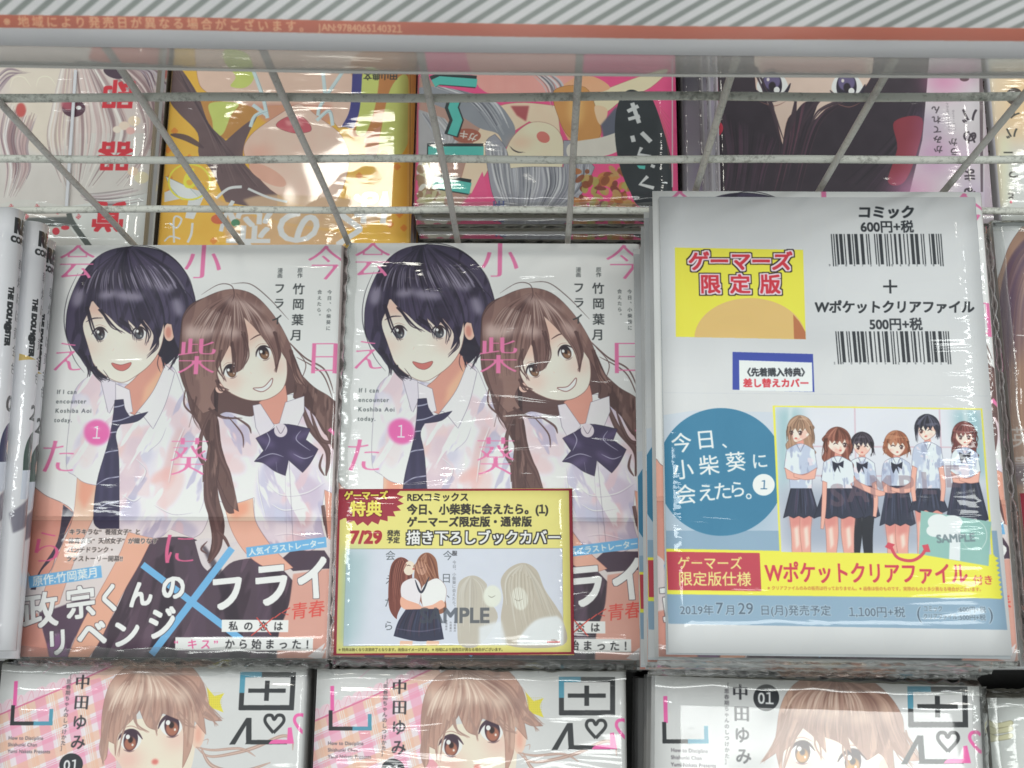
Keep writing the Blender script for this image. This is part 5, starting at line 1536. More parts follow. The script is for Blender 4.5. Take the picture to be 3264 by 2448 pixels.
def mat_plain(name, col, rough=0.5, coat=0.0, noise=0.06, scale=60, spec=0.3):
    m, nt, p = nodes(name)
    nz = add(nt, 'ShaderNodeTexNoise')
    nz.inputs['Scale'].default_value = scale
    nz.inputs['Detail'].default_value = 4
    tc = add(nt, 'ShaderNodeTexCoord')
    nt.links.new(tc.outputs['Object'], nz.inputs['Vector'])
    cr = add(nt, 'ShaderNodeValToRGB')
    cr.color_ramp.elements[0].position = .3
    cr.color_ramp.elements[1].position = .7
    cr.color_ramp.elements[0].color = (*[max(0, c * (1 - noise * 2)) for c in col], 1)
    cr.color_ramp.elements[1].color = (*[min(1, c * (1 + noise)) for c in col], 1)
    nt.links.new(nz.outputs[0], cr.inputs[0])
    nt.links.new(cr.outputs[0], p.inputs['Base Color'])
    p.inputs['Roughness'].default_value = rough
    p.inputs['Specular IOR Level'].default_value = spec
    p.inputs['Coat Weight'].default_value = coat
    p.inputs['Coat Roughness'].default_value = .08
    return m


def mat_pages():
    m, nt, p = nodes('page_edges')
    tc = add(nt, 'ShaderNodeTexCoord')
    mp = add(nt, 'ShaderNodeMapping')
    mp.inputs['Scale'].default_value = (12, 12, 2600)
    nz = add(nt, 'ShaderNodeTexNoise')
    nz.inputs['Scale'].default_value = 1
    nz.inputs['Detail'].default_value = 2
    nt.links.new(tc.outputs['Object'], mp.inputs[0])
    nt.links.new(mp.outputs[0], nz.inputs['Vector'])
    cr = add(nt, 'ShaderNodeValToRGB')
    cr.color_ramp.elements[0].position, cr.color_ramp.elements[1].position = .3, .65
    cr.color_ramp.elements[0].color = (.30, .28, .24, 1)
    cr.color_ramp.elements[1].color = (.62, .60, .54, 1)
    nt.links.new(nz.outputs[0], cr.inputs[0])
    nt.links.new(cr.outputs[0], p.inputs['Base Color'])
    bp = add(nt, 'ShaderNodeBump')
    bp.inputs['Strength'].default_value = .4
    bp.inputs['Distance'].default_value = .0003
    nt.links.new(nz.outputs[0], bp.inputs['Height'])
    nt.links.new(bp.outputs[0], p.inputs['Normal'])
    p.inputs['Roughness'].default_value = .9
    p.inputs['Specular IOR Level'].default_value = .1
    return m


def mat_wire(name, dark, light, amount):
    m, nt, p = nodes(name)
    tc = add(nt, 'ShaderNodeTexCoord')
    nz = add(nt, 'ShaderNodeTexNoise')
    nz.inputs['Scale'].default_value = 520
    nz.inputs['Detail'].default_value = 5
    nz.inputs['Roughness'].default_value = .7
    n2 = add(nt, 'ShaderNodeTexNoise')
    n2.inputs['Scale'].default_value = 60
    n2.inputs['Detail'].default_value = 3
    for n in (nz, n2):
        nt.links.new(tc.outputs['Object'], n.inputs['Vector'])
    mx = add(nt, 'ShaderNodeMath', operation='MULTIPLY_ADD')
    mx.inputs[1].default_value = .55
    nt.links.new(n2.outputs[0], mx.inputs[0])
    nt.links.new(nz.outputs[0], mx.inputs[2])
    cr = add(nt, 'ShaderNodeValToRGB')
    cr.color_ramp.elements[0].position, cr.color_ramp.elements[1].position = .78 - amount, .86 - amount * .4
    cr.color_ramp.elements[0].color = (*dark, 1)
    cr.color_ramp.elements[1].color = (*light, 1)
    nt.links.new(mx.outputs[0], cr.inputs[0])
    nt.links.new(cr.outputs[0], p.inputs['Base Color'])
    bp = add(nt, 'ShaderNodeBump')
    bp.inputs['Strength'].default_value = .5
    bp.inputs['Distance'].default_value = .0003
    nt.links.new(mx.outputs[0], bp.inputs['Height'])
    nt.links.new(bp.outputs[0], p.inputs['Normal'])
    p.inputs['Roughness'].default_value = .62
    return m


def mat_film(name, gloss=1.8, haze=(0.75, 0.77, 0.76), haze_w=0.1, rough=0.12, seed=0.0, crinkle=0.8):
    m, nt, p = nodes(name)
    nt.nodes.remove(p)
    out = nt.nodes['Material Output']
    tr = add(nt, 'ShaderNodeBsdfTransparent')
    tr.inputs[0].default_value = (.97, .975, .97, 1)
    df = add(nt, 'ShaderNodeBsdfTranslucent')
    df.inputs[0].default_value = (*haze, 1)
    d2 = add(nt, 'ShaderNodeBsdfDiffuse')
    d2.inputs[0].default_value = (*haze, 1)
    gl = add(nt, 'ShaderNodeBsdfGlossy')
    gl.inputs['Roughness'].default_value = rough
    fr = add(nt, 'ShaderNodeFresnel')
    fr.inputs[0].default_value = 1.5
    bp = film_bump(nt, crinkle, seed, 1.0)
    nt.links.new(bp.outputs[0], gl.inputs['Normal'])
    nt.links.new(bp.outputs[0], fr.inputs['Normal'])
    m0 = add(nt, 'ShaderNodeMixShader')
    m0.inputs[0].default_value = .6
    nt.links.new(df.outputs[0], m0.inputs[1])
    nt.links.new(d2.outputs[0], m0.inputs[2])
    m1 = add(nt, 'ShaderNodeMixShader')
    m1.inputs[0].default_value = haze_w
    nt.links.new(tr.outputs[0], m1.inputs[1])
    nt.links.new(m0.outputs[0], m1.inputs[2])
    m2 = add(nt, 'ShaderNodeMixShader')
    mm = add(nt, 'ShaderNodeMath', operation='MULTIPLY')
    mm.inputs[1].default_value = gloss
    mm.use_clamp = True
    nt.links.new(fr.outputs[0], mm.inputs[0])
    nt.links.new(mm.outputs[0], m2.inputs[0])
    nt.links.new(m1.outputs[0], m2.inputs[1])
    nt.links.new(gl.outputs[0], m2.inputs[2])
    nt.links.new(m2.outputs[0], out.inputs[0])
    return m


M_PAGES = mat_pages()
M_WHITE = mat_plain('white_board', (.62, .62, .63), .5, .6, .03)
M_PALEPINK = mat_plain('pale_cover_card', (.58, .50, .50), .5, .6, .05)
M_TABLE = mat_plain('dark_table_laminate', (.07, .07, .07), .6, 0, .2)
M_FILM = mat_film('crinkled_shrink_film', haze_w=.12, crinkle=1.0, rough=.16)


# ------------------------------------------------------------------ mesh helpers
def link(name, bm, mats, parent=None, smooth=True, sharp=0.6):
    me = bpy.data.meshes.new(name)
    if sharp:
        for e in bm.edges:
            if len(e.link_faces) == 2 and e.calc_face_angle(0) > sharp:
                e.smooth = False
    for f in bm.faces:
        f.smooth = smooth
    bm.to_mesh(me)
    bm.free()
    for m in (mats if isinstance(mats, (list, tuple)) else [mats]):
        me.materials.append(m)
    o = bpy.data.objects.new(name, me)
    COL.objects.link(o)
    if parent:
        o.parent = parent
    return o


def thing(name, label, cat, loc=(0, 0, 0), yaw=0.0, group=None):
    o = bpy.data.objects.new(name, None)
    o.empty_display_size = .01
    COL.objects.link(o)
    o.location = loc
    o.rotation_euler = (0, 0, yaw)
    o['label'], o['category'] = label, cat
    if group:
        o['group'] = group
    return o


def sheet_bm(w, h, t, y0, y1, off=0.0, th=0.00035, r=0.0028, bulge=0.0, seed=0, x_in=0.0, ny=16, r2=None, arc_all=False):
    """the bent card of a paperback cover (or of a paper band): top, rounded spine, back"""
    rnd = random.Random(seed)
    ph = [rnd.uniform(0, 6.28) for _ in range(6)]
    r2 = r2 or r

    def profile(o_):
        pts = []
        nx = 12
        for i in range(nx + 1):
            pts.append((-w / 2 + x_in + (w - r - x_in) * i / nx, t + o_, 0))
        for i in range(1, 7):
            a = math.pi / 2 * (1 - i / 6)
            pts.append((w / 2 - r + (r + o_) * math.cos(a), t - r + (r + o_) * math.sin(a), 1 if (i > 3 or arc_all) else 0))
        pts.append((w / 2 + o_, t / 2, 1))
        for i in range(0, 7):
            a = -math.pi / 2 * i / 6
            pts.append((w / 2 - r + (r + o_) * math.cos(a), r + (r + o_) * math.sin(a), 1))
        for i in range(1, 7):
            pts.append((w / 2 - r - (w - r - x_in) * i / 6, -o_, 2))
        return pts
    bm = bmesh.new()
    uvl = bm.loops.layers.uv.new('UVMap')

    def bump(x, y):
        e = max(0, 1 - (2 * x / w) ** 4) * max(0, 1 - (2 * y / h) ** 6)
        s = math.sin(x * 55 + ph[0]) * math.cos(y * 38 + ph[1]) + .6 * math.sin(y * 90 + x * 30 + ph[2]) + .5 * math.sin(x * 120 + ph[3])
        ed = .5 * math.sin(y * 60 + ph[4]) + .5 * math.sin(x * 70 + ph[5])
        return bulge * (e * s * .5 + ed * .35)
    outer, inner = profile(off), profile(off - th)
    rows = {}
    arc = [0]
    for i in range(1, len(outer)):
        arc.append(arc[-1] + math.hypot(outer[i][0] - outer[i - 1][0], outer[i][1] - outer[i - 1][1]))
    sp = [i for i, p in enumerate(outer) if p[2] == 1]
    s0, s1 = arc[sp[0] - 1], arc[sp[-1]]
    for lay, prof in (('o', outer), ('i', inner)):
        for j in range(ny + 1):
            y = y0 + (y1 - y0) * j / ny
            for i, (x, z, k) in enumerate(prof):
                zz = z + (bump(x, y) if z > t * .6 else 0)
                rows[lay, j, i] = bm.verts.new((x, y, zz))
    n = len(outer)

    def face(vs, slot, uv):
        f = bm.faces.new(vs)
        f.material_index = slot
        for l, q in zip(f.loops, uv):
            l[uvl].uv = q
    for j in range(ny):
        for i in range(n - 1):
            ys = [y0 + (y1 - y0) * q / ny for q in (j, j, j + 1, j + 1)]
            idx = (i, i + 1, i + 1, i)
            kind = outer[i + 1][2]
            if kind == 0:
                uv = [((outer[q][0] + w / 2) / w, (y + h / 2) / h) for q, y in zip(idx, ys)]
                slot = 0
            elif kind == 1:
                uv = [((arc[q] - s0) / (s1 - s0), (y + h / 2) / h) for q, y in zip(idx, ys)]
                slot = 1
            else:
                uv = [(.5, (y + h / 2) / h) for y in ys]
                slot = 1
            face([rows['o', j, i], rows['o', j, i + 1], rows['o', j + 1, i + 1], rows['o', j + 1, i]], slot, uv)
            face([rows['i', j, i], rows['i', j + 1, i], rows['i', j + 1, i + 1], rows['i', j, i + 1]], 2, [(0, 0)] * 4)
    for j, d in ((0, 1), (ny, -1)):
        for i in range(n - 1):
            v = [rows['o', j, i], rows['i', j, i], rows['i', j, i + 1], rows['o', j, i + 1]]
            f = bm.faces.new(v if d > 0 else v[::-1])
            f.material_index = 2
    for i, d in ((0, 1), (n - 1, -1)):
        for j in range(ny):
            v = [rows['o', j, i], rows['o', j + 1, i], rows['i', j + 1, i], rows['i', j, i]]
            f = bm.faces.new(v if d > 0 else v[::-1])
            f.material_index = 2
    return bm


def box_bm(x0, x1, y0, y1, z0, z1, bevel=0.0, seg=1):
    bm = bmesh.new()
    bmesh.ops.create_cube(bm, size=1)
    for v in bm.verts:
        v.co = Vector(((x0 + x1) / 2 + v.co.x * (x1 - x0), (y0 + y1) / 2 + v.co.y * (y1 - y0), (z0 + z1) / 2 + v.co.z * (z1 - z0)))
    if bevel:
        bmesh.ops.bevel(bm, geom=list(bm.edges), offset=bevel, segments=seg, affect='EDGES')
    return bm


def plate_bm(w, h, th, bulge=0.0, seed=0, nx=14, ny=14, curl=0.0):
    """a sheet or card lying flat, with its own thickness and a print on its upper face"""
    rnd = random.Random(seed)
    ph = [rnd.uniform(0, 6.28) for _ in range(4)]
    bm = bmesh.new()
    uvl = bm.loops.layers.uv.new('UVMap')
    V = {}
    for k in (0, 1):
        for j in range(ny + 1):
            for i in range(nx + 1):
                x, y = -w / 2 + w * i / nx, -h / 2 + h * j / ny
                b = bulge * (math.sin(x * 60 + ph[0]) * math.cos(y * 45 + ph[1]) + .6 * math.sin(y * 80 + ph[2]) + 1.6) * .5
                b += curl * (abs(2 * x / w) ** 6 + abs(2 * y / h) ** 6) * .5
                V[k, i, j] = bm.verts.new((x, y, b + (th if k else 0)))
    for j in range(ny):
        for i in range(nx):
            f = bm.faces.new([V[1, i, j], V[1, i + 1, j], V[1, i + 1, j + 1], V[1, i, j + 1]])
            for l, (a, b) in zip(f.loops, ((i, j), (i + 1, j), (i + 1, j + 1), (i, j + 1))):
                l[uvl].uv = (a / nx, b / ny)
            f = bm.faces.new([V[0, i, j], V[0, i, j + 1], V[0, i + 1, j + 1], V[0, i + 1, j]])
            f.material_index = 1
    for i in range(nx):
        for j, d in ((0, 1), (ny, -1)):
            v = [V[0, i, j], V[0, i + 1, j], V[1, i + 1, j], V[1, i, j]]
            bm.faces.new(v if d > 0 else v[::-1]).material_index = 1
    for j in range(ny):
        for i, d in ((0, -1), (nx, 1)):
            v = [V[0, i, j], V[0, i, j + 1], V[1, i, j + 1], V[1, i, j]]
            bm.faces.new(v[::1] if d > 0 else v[::-1]).material_index = 1
    return bm


def film_skirt_bm(w, h, t, sides, out, drop, seed=0, lift=0.0006, inset=0.004):
    """loose folded film that stands off the sealed edges of the wrap; sides among 'n' (near), 'f' (far), 'l', 'r'"""
    rnd = random.Random(seed)
    bm = bmesh.new()
    for sd in sides:
        L = w if sd in 'nf' else h
        n = int(L / 0.0018)
        K = 5
        waves = [[(rnd.uniform(0, 6.28), rnd.uniform(300, 900), rnd.uniform(.4, 1)) for _ in range(4)] for _ in range(K + 1)]

        def wv(k, u):
            return sum(m_ * math.sin(u * f_ * (.35 + .3 * k) + p_) for p_, f_, m_ in waves[k]) / 2.5
        prev = None
        for i in range(n + 1):
            u = -L / 2 + L * i / n
            row = []
            for k in range(K + 1):
                if k == 0:
                    d, z = -inset - .0008 * wv(0, u), t + lift * .5
                elif k == 1:
                    d, z = -.0002, t + lift + .0002 * wv(1, u)
                else:
                    q = (k - 1) / (K - 1)
                    d = out * (.2 + .8 * q + .28 * wv(k, u)) + (.0007 if k % 2 else -.0003)
                    z = t - drop * q + .0006 * wv(k, u + .01)
                p = {'n': (u, -h / 2 - d, z), 'f': (u, h / 2 + d, z), 'l': (-w / 2 - d, u, z), 'r': (w / 2 + d, u, z)}[sd]
                row.append(bm.verts.new(p))
            if prev:
                for q in range(K):
                    bm.faces.new([prev[q], prev[q + 1], row[q + 1], row[q]])
            prev = row
    return bm


ORD = ['top', 'second', 'third', 'fourth', 'fifth', 'sixth', 'seventh', 'eighth', 'ninth', 'tenth', 'eleventh', 'twelfth']
BW, BH = 0.130, 0.1805
_mesh_cache = {}


def book(name, label, loc, yaw, t, key, mats, band=None, seed=0, group=None, w=BW, h=BH, bulge=0.0005, r=.0028, skirt=None):
    """comic book: cover (bent card), page block, and when it has one the paper band"""
    o = thing(name, label, 'comic book', loc, yaw, group)
    ck = (key, round(t, 5), seed % 3, band, r)
    if ck not in _mesh_cache:
        cv = link('cover', sheet_bm(w, h, t, -h / 2, h / 2, bulge=bulge, seed=seed, r=r, arc_all=r > .005), mats, o, sharp=.9)
        pb = link('page_block', box_bm(-w / 2 + .0016, w / 2 - r, -h / 2 + .0014, h / 2 - .0014, .0004, t - .00085 - bulge * .6, .0002), M_PAGES, o, smooth=False)
        parts = [cv, pb]
        if band:
            parts.append(link('belly_band', sheet_bm(w, h, t, -h / 2 + .0003, band, off=.0003, th=.00015, bulge=bulge, seed=seed, r=r, x_in=.0002, ny=6), mats, o, sharp=.9))
        _mesh_cache[ck] = parts
    else:
        for p in _mesh_cache[ck]:
            c = p.copy()
            COL.objects.link(c)
            c.parent = o
    if skirt:
        sides, out, drop = skirt
        link('shrink_wrap', film_skirt_bm(w, h, t, sides, out, drop, seed), M_FILM, o, smooth=True, sharp=0)
    return o


def pile(n, name, what, where, loc, yaw, t, key, mats, band=None, jit=.0012, seed=0, group=None, drift=(0, 0), skirt=None, top_label=None, low_mats=None, low_key=None, bulge=.0005, lat=None, w=BW, h=BH, r=.0028, wrap_low=True):
    """n copies one on another, the top one's upper face at loc.z; every copy is a thing of its own"""
    rnd = random.Random(seed)
    x, y, z = loc
    c, s = math.cos(yaw), math.sin(yaw)
    out = []
    for i in range(n):
        dx, dy = (0, 0) if i == 0 else (rnd.uniform(-jit, jit) + drift[0] * min(i, 3), rnd.uniform(-jit, jit) * .8 + drift[1] * min(i, 3))
        if lat and i in lat:
            dx, dy = lat[i]
        lab = top_label if (i == 0 and top_label) else '%s, %s down in the pile %s' % (what, ORD[i], where)
        if i == 0 and not top_label:
            lab = '%s on top of the pile %s' % (what, where)
        mm = mats if i == 0 or low_mats is None else low_mats
        kk = key if i == 0 or low_key is None else low_key
        sk = skirt if i == 0 else ((skirt[0], skirt[1] * .8, skirt[2]) if (skirt and i < 3 and wrap_low) else None)
        out.append(book(name, lab, (x + dx * c - dy * s, y + dx * s + dy * c, z - t * (i + 1)), yaw + (0 if i == 0 else rnd.uniform(-.006, .006)), t - .00012, kk, mm, band, seed + i, group, skirt=sk, bulge=bulge if i == 0 else bulge * .3, w=w, h=h, r=r))
    return out


# ------------------------------------------------------------------ the table
ZT = -0.05
tb = thing('display_table', 'dark display table under all the piles of comics', 'table', (0, 0.08, ZT - .03))
link('table_top', box_bm(-.62, .62, -.42, .55, 0, .03, .002, 2), M_TABLE, tb)
for sx in (-1, 1):
    for sy in (-1, 1):
        link('leg', box_bm(.56 * sx - .025, .56 * sx + .025, (.48 if sy > 0 else -.36) - .025, (.48 if sy > 0 else -.36) + .025, -.65, -.0004, .002), M_TABLE, tb)
fl = link('floor', box_bm(-3, 3, -3, 3, ZT - .74, ZT - .6805), mat_plain('grey_floor', (.12, .12, .12), .6), None)
fl['kind'] = 'structure'

# ------------------------------------------------------------------ books of the middle row
A_POSE = (-0.1543, 0.0984, 0.060, 0.0047, BW, BH)
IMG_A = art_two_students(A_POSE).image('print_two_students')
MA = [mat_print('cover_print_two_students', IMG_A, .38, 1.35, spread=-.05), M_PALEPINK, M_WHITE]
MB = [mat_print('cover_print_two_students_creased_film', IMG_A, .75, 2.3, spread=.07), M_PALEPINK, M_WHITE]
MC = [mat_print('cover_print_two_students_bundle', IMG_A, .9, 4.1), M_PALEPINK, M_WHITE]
BAND_Y = -BH / 2 + .0585
ta, tbk = .11 / 8, .11 / 8
G1 = 'comics with two students on the cover'
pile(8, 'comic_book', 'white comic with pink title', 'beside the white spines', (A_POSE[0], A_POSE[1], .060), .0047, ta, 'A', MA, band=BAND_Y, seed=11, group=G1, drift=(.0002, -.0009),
     skirt=('n', .0036, .007), top_label='white comic with pink title, no card on it, beside the three white spines')
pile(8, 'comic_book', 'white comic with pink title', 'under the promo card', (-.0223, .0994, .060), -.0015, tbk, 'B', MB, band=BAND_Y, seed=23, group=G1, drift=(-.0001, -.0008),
     skirt=('nl', .0032, .007), top_label='white comic with pink title in creased film, the yellow promo card lying on it')
card_pose = ((-.0369, .0448, .0612), )
ca = art_promo_card((-.0369, .0448, .0610, .0105), .0992, .0690)
MCARD = [mat_print('promo_card_print', ca.image('print_promo_card'), .35, 5.5, coat=.7), M_WHITE]
cd = link('promo_card', plate_bm(.0992, .0690, .0003, .0003, 3), MCARD)
cd.location = (-.0369, .0448, .06065)
cd.rotation_euler = (0, 0, .0105)
cd['label'], cd['category'] = 'yellow promo card with dark red border and starburst lying on the middle comic', 'card'

# tall bundled pile on the right
nC, tC = 9, .1721 / 9
shp = (.1070, .0986, .1240, .002)
IMG_S = art_notice_sheet(*shp, .1232, .1757).image('print_notice_sheet')
MS = [mat_print('notice_sheet_print', IMG_S, .36, 6.6, coat=.6, spread=.0), M_WHITE]
rndc = random.Random(8)
_file_m = None
for i in range(nC):
    z = .1221 + .0010 - tC * (i + 1)
    dx, dy = (0, 0) if i == 0 else ((-.0022, -.0018) if i == 1 else (-.0030 + rndc.uniform(-.0012, .0014) + (.0035 if i > 3 else .001), -.003 + rndc.uniform(-.001, .001)))
    lab = ('white comic bundle with the price notice sheet on it, on top of the tallest pile' if i == 0 else 'comic bundled with a white sheet, %s down in the tallest pile' % ORD[i])
    b = book('comic_bundle', lab, (.1075 + dx, .0994 + dy, z), -.003 + (0 if i == 0 else rndc.uniform(-.006, .006)), tC - .0024, 'C', MC, BAND_Y, seed=40 + i, group='comics bundled with a notice sheet', skirt=('n' if i else 'n', .002, .008) if i < 3 else None)
    for c in b.children:
        if c.name.startswith('cover') and i == 0:
            c['label'] = 'cover in creased film, pink title showing at the edges'
    fl_ = link('clear_file', plate_bm(.1236, .1768, .0012, 0, 2, 2, 2), [mat_plain('milky_file', (.60, .64, .68), .3, .5), M_WHITE] if i == 0 else _file_m, b)
    _file_m = list(fl_.data.materials)
    fl_.location = (-.0006 if i == 0 else -.0031, -.0011, tC - .00225)
    s_ = link('notice_sheet', plate_bm(.1232, .1757, .0003, .0003 if i == 0 else 0, 4, 14 if i == 0 else 2, 14 if i == 0 else 2), MS, b)
    s_.location = (shp[0] - .1075 - (0 if i == 0 else .0027), shp[1] - .0994, tC - .00095)
    s_.rotation_euler = (0, 0, shp[3] + .003 - (0 if i == 0 else .004))

# far right pile
D_POSE = (.2527, .0988, .090, .0085, BW, BH)
dart = art_far_right(D_POSE)
MD = [mat_print('cover_print_brown_hair', dart.image('print_brown_hair'), 1.0, 7.7), M_WHITE, M_WHITE]
pile(10, 'comic_book', 'comic with brown hair', 'right of the tallest pile', (D_POSE[0], D_POSE[1], .090), D_POSE[3], .14 / 10, 'D', MD, seed=61, group='comics with long brown hair on the cover', skirt=('lf', .0014, .005), bulge=.0004)
dc = link('promo_card', plate_bm(.0992, .0690, .0003, .0003, 3), MCARD)
dc.location = (.2384, .0405, .0908)
dc.rotation_euler = (0, 0, .012)
dc['label'], dc['category'] = 'yellow promo card with starburst cut off by the right edge of the photo', 'card'

# three white spines at the left
sp = [mat_print('spine_print_white_' + str(v), art_spine_white(.0190, BH, v).image('print_white_spine_%d' % v), .35, 3.3 + v) for v in (0, 1)]
M_WCOVER = mat_print('cover_print_white_plain', flat_art(0, 0, 0, 0, BW, BH, 1500, (214, 215, 220)).image('print_plain_white'), .4, 9.1)
tF = .0130
FX = [(-.2179, .0994, .099, .030), (-.2132, .0986, .086, .024), (-.2158, .0965, .073, .012)]
labs = ['white comic whose glossy spine is leftmost of the three white spines', 'white comic with the volume number 2 on its spine, between two other white spines', 'white comic whose spine shows only as a sliver beside the two students comic']
for i in range(3):
    x, y, z, yw = FX[i]
    book('white_spined_comic', labs[i], (x - BW / 2, y, z - tF), yw, tF - .0001, 'F%d' % i, [M_WCOVER, sp[0 if i == 0 else 1], M_WHITE], seed=70 + i, group='white comics showing their spines', bulge=.0003, r=.0063)
for i in range(8):
    book('white_spined_comic', 'white comic, %s down in the pile with the white spines' % ORD[i + 3], (-.2245 - BW / 2, .0975, .060 - tF - .0001 - i * .0122), .004, .0120, 'Flow', [M_WCOVER, sp[1], M_WHITE], seed=80, group='white comics showing their spines', r=.0050)

# ------------------------------------------------------------------ bottom row
E2_POSE = (-.0297, -.0858, .048, .002, BW, BH)
IMG_E = art_logo_cover(E2_POSE, 1).image('print_logo_cover')
E3_POSE = (.1084, -.0888, .0683, -.0217, BW, BH)
IMG_E3 = art_logo_cover(E3_POSE, 2).image('print_logo_cover_dark_badge')
GE = 'white comics with a large square logo in the bottom row'
ME = [mat_print('cover_print_logo', IMG_E, .3, 10.1), M_WHITE, M_WHITE]
ME2 = [mat_print('cover_print_logo_second', IMG_E, .34, 11.7), M_WHITE, M_WHITE]
ME3 = [mat_print('cover_print_logo_badge', IMG_E3, .42, 15.3, spread=-.03), M_WHITE, M_WHITE]
pile(7, 'logo_comic', 'pink plaid logo comic', 'at the bottom left corner', (-.1640, -.0852, .048), .002, .098 / 7, 'E1', ME, seed=91, group=GE, skirt=('f', .0016, .004))
pile(7, 'logo_comic', 'pink plaid logo comic', 'below the promo card', (E2_POSE[0], E2_POSE[1], .048), .002, .098 / 7, 'E2', ME2, seed=97, group=GE, skirt=('f', .0016, .004))
pile(8, 'logo_comic', 'white comic with round badge', 'below the tallest pile', (E3_POSE[0], E3_POSE[1], .0683), -.0217, .1183 / 8, 'E3', ME3, seed=103, group='white comics with a round badge', skirt=('fr', .003, .006))
E4_POSE = (.2490, -.0945, .050, .004, BW, BH)
M4 = [mat_print('cover_print_gold_wing', art_gold_wing(E4_POSE).image('print_gold_wing'), 1.0, 13.3), M_WHITE, M_WHITE]
pile(7, 'wing_comic', 'pale comic with gold wing', 'at the bottom right corner', (E4_POSE[0], E4_POSE[1], .050), .004, .1 / 7, 'E4', M4, seed=111, group='pale comics with a gold wing', skirt=('lf', .003, .006))

# ------------------------------------------------------------------ books behind the rack, facing the other way
PI = math.pi


def back(art_fn, cx, cy, z, yaw, n, nm, what, where, seed, crinkle=.8, edge=None, n_low=None, skirt=('f', .0012, .004), lat=None, lows=None, lkey=None, spine=None, r=.0028, coat=.8, drift=(0, 0)):
    pose = (cx, cy, z, PI + yaw, BW, BH)
    im = art_fn(pose).image('print_' + nm)
    mats = [mat_print('cover_print_' + nm, im, crinkle, seed * .37, coat=coat), spine or edge or M_WHITE, M_WHITE]
    return pile(n, 'upside_down_comic', what, where, (cx, cy, z), PI + yaw, (z - ZT) / n, nm, mats, seed=seed, group='comics lying upside-down behind the rack: ' + what, skirt=skirt, lat=lat, low_mats=lows, low_key=lkey, r=r, drift=drift), mats


M_DKEDGE = mat_plain('dark_olive_cover_edge', (.10, .09, .07), .3, .8, .3, 90)
back(art_back_pale, -.2003 - BW / 2, .2045 + BH / 2, 0, .0, 4, 'pale_hair', 'comic with red title', 'behind the rack, far left', 121, .9, edge=M_DKEDGE)
back(art_back_yellow, -.1325, .2050 + BH / 2, -.012, -.004, 3, 'yellow', 'yellow comic', 'left of the hot pink one', 131, .75, coat=.6, edge=mat_plain('orange_cover_edge', (.66, .44, .18), .4, .6))
M_PKEDGE = mat_plain('pink_cover_edge', (.52, .07, .18), .4, .6, .1)
back(art_back_teal, .0005, .2250 + BH / 2, .010, 0, 4, 'pink_teal', 'hot pink and turquoise comic', 'behind the rack', 141, .7, edge=M_PKEDGE, lat={1: (.0006, .0016), 2: (-.0006, .0042), 3: (0, .0046)})
ls = art_side_letters(.0142, BH).image('print_side_letters')
M_SIDE = mat_print('spine_print_lettered', ls, .3, 1.9)
lv = flat_art(0, 0, 0, 0, BW, BH, 2000, (196, 194, 204))
lv.P = lambda pts: np.array(pts, float).reshape(-1, 2) * 2.0
for x_, y_, c_ in ((118, 40, (150, 130, 176)), (126, 70, (176, 160, 190)), (124, 120, (120, 136, 160)), (122, 150, (150, 170, 190)), (127, 100, (90, 84, 110))):
    lv.blob(x_, y_, 7, 16, c_, .7, soft=8)
M_LAV = [mat_print('cover_print_lavender', lv.image('print_lavender'), .6, 4.4), M_SIDE, M_WHITE]
ltop, _ = back(art_back_dark, .1495, .2150 + BH / 2, .0195, -.004, 5, 'dark_hair', 'black haired lilac comic', 'behind the rack', 151, .6, spine=M_SIDE, lows=M_LAV, lkey='lav', lat={1: (.0018, 0), 2: (.0036, .0), 3: (.0125, 0), 4: (.0122, 0)}, skirt=('f', .0012, .004))
back(art_back_beige, .2172 + BW / 2, .2160 + BH / 2, .020, 0, 5, 'beige', 'beige comic', 'behind the rack, far right', 161, .9, spine=M_SIDE)

st_ = link('edging_strip', box_bm(-.0008, .0008, -.0375, .0375, 0, .0009, .0002), mat_plain('white_plastic', (.72, .73, .78), .35, .5, .02))
st_.location = (-.2411, .2672, .0012)
st_.rotation_euler = (0, 0, .03)
st_['label'], st_['category'] = 'narrow white plastic strip lying along the pale pink upside-down comic', 'strip'

# ------------------------------------------------------------------ wire rack
rk = thing('wire_rack', 'grimy grey wire rack standing between the two sides of the table', 'rack', (0, .1938, ZT))
MWH = mat_wire('grimy_grey_wire', (.26, .26, .235), (.66, .67, .62), .24)
MWV = mat_wire('grey_painted_wire', (.42, .41, .39), (.66, .645, .615), .26)


def wire_bm(p, q, r, n=40, wob=0.0, seed=0):
    rnd = random.Random(seed)
    bm = bmesh.new()
    p, q = Vector(p), Vector(q)
    d = (q - p).normalized()
    u = d.orthogonal().normalized()
    v = d.cross(u)
    prev = None
    ph = rnd.uniform(0, 6)
    for i in range(n + 1):
        c = p.lerp(q, i / n) + u * wob * math.sin(i * .35 + ph) + v * wob * math.sin(i * .21 + ph * 2)
        ring = [bm.verts.new(c + (u * math.cos(a * PI / 6) + v * math.sin(a * PI / 6)) * r) for a in range(12)]
        if prev:
            for a in range(12):
                bm.faces.new([prev[a], prev[(a + 1) % 12], ring[(a + 1) % 12], ring[a]])
        else:
            bm.faces.new(ring[::-1])
        prev = ring
    bm.faces.new(prev)
    return bm


for i in range(-1, 9):
    x = -.1892 + .05 * i
    link('wire', wire_bm((x, 0, .0005), (x, 0, .2885), .00132, 30, .0003, i + 5), MWV, rk)
for k, z in enumerate((.2860, .1894 - ZT, .1365 - ZT, .0831 - ZT, .0300 - ZT, -.023 - ZT)):
    link('wire', wire_bm((-.262, .0026, z), (.236, .0026, z), .00152, 60, .0003, k + 50), MWH, rk)

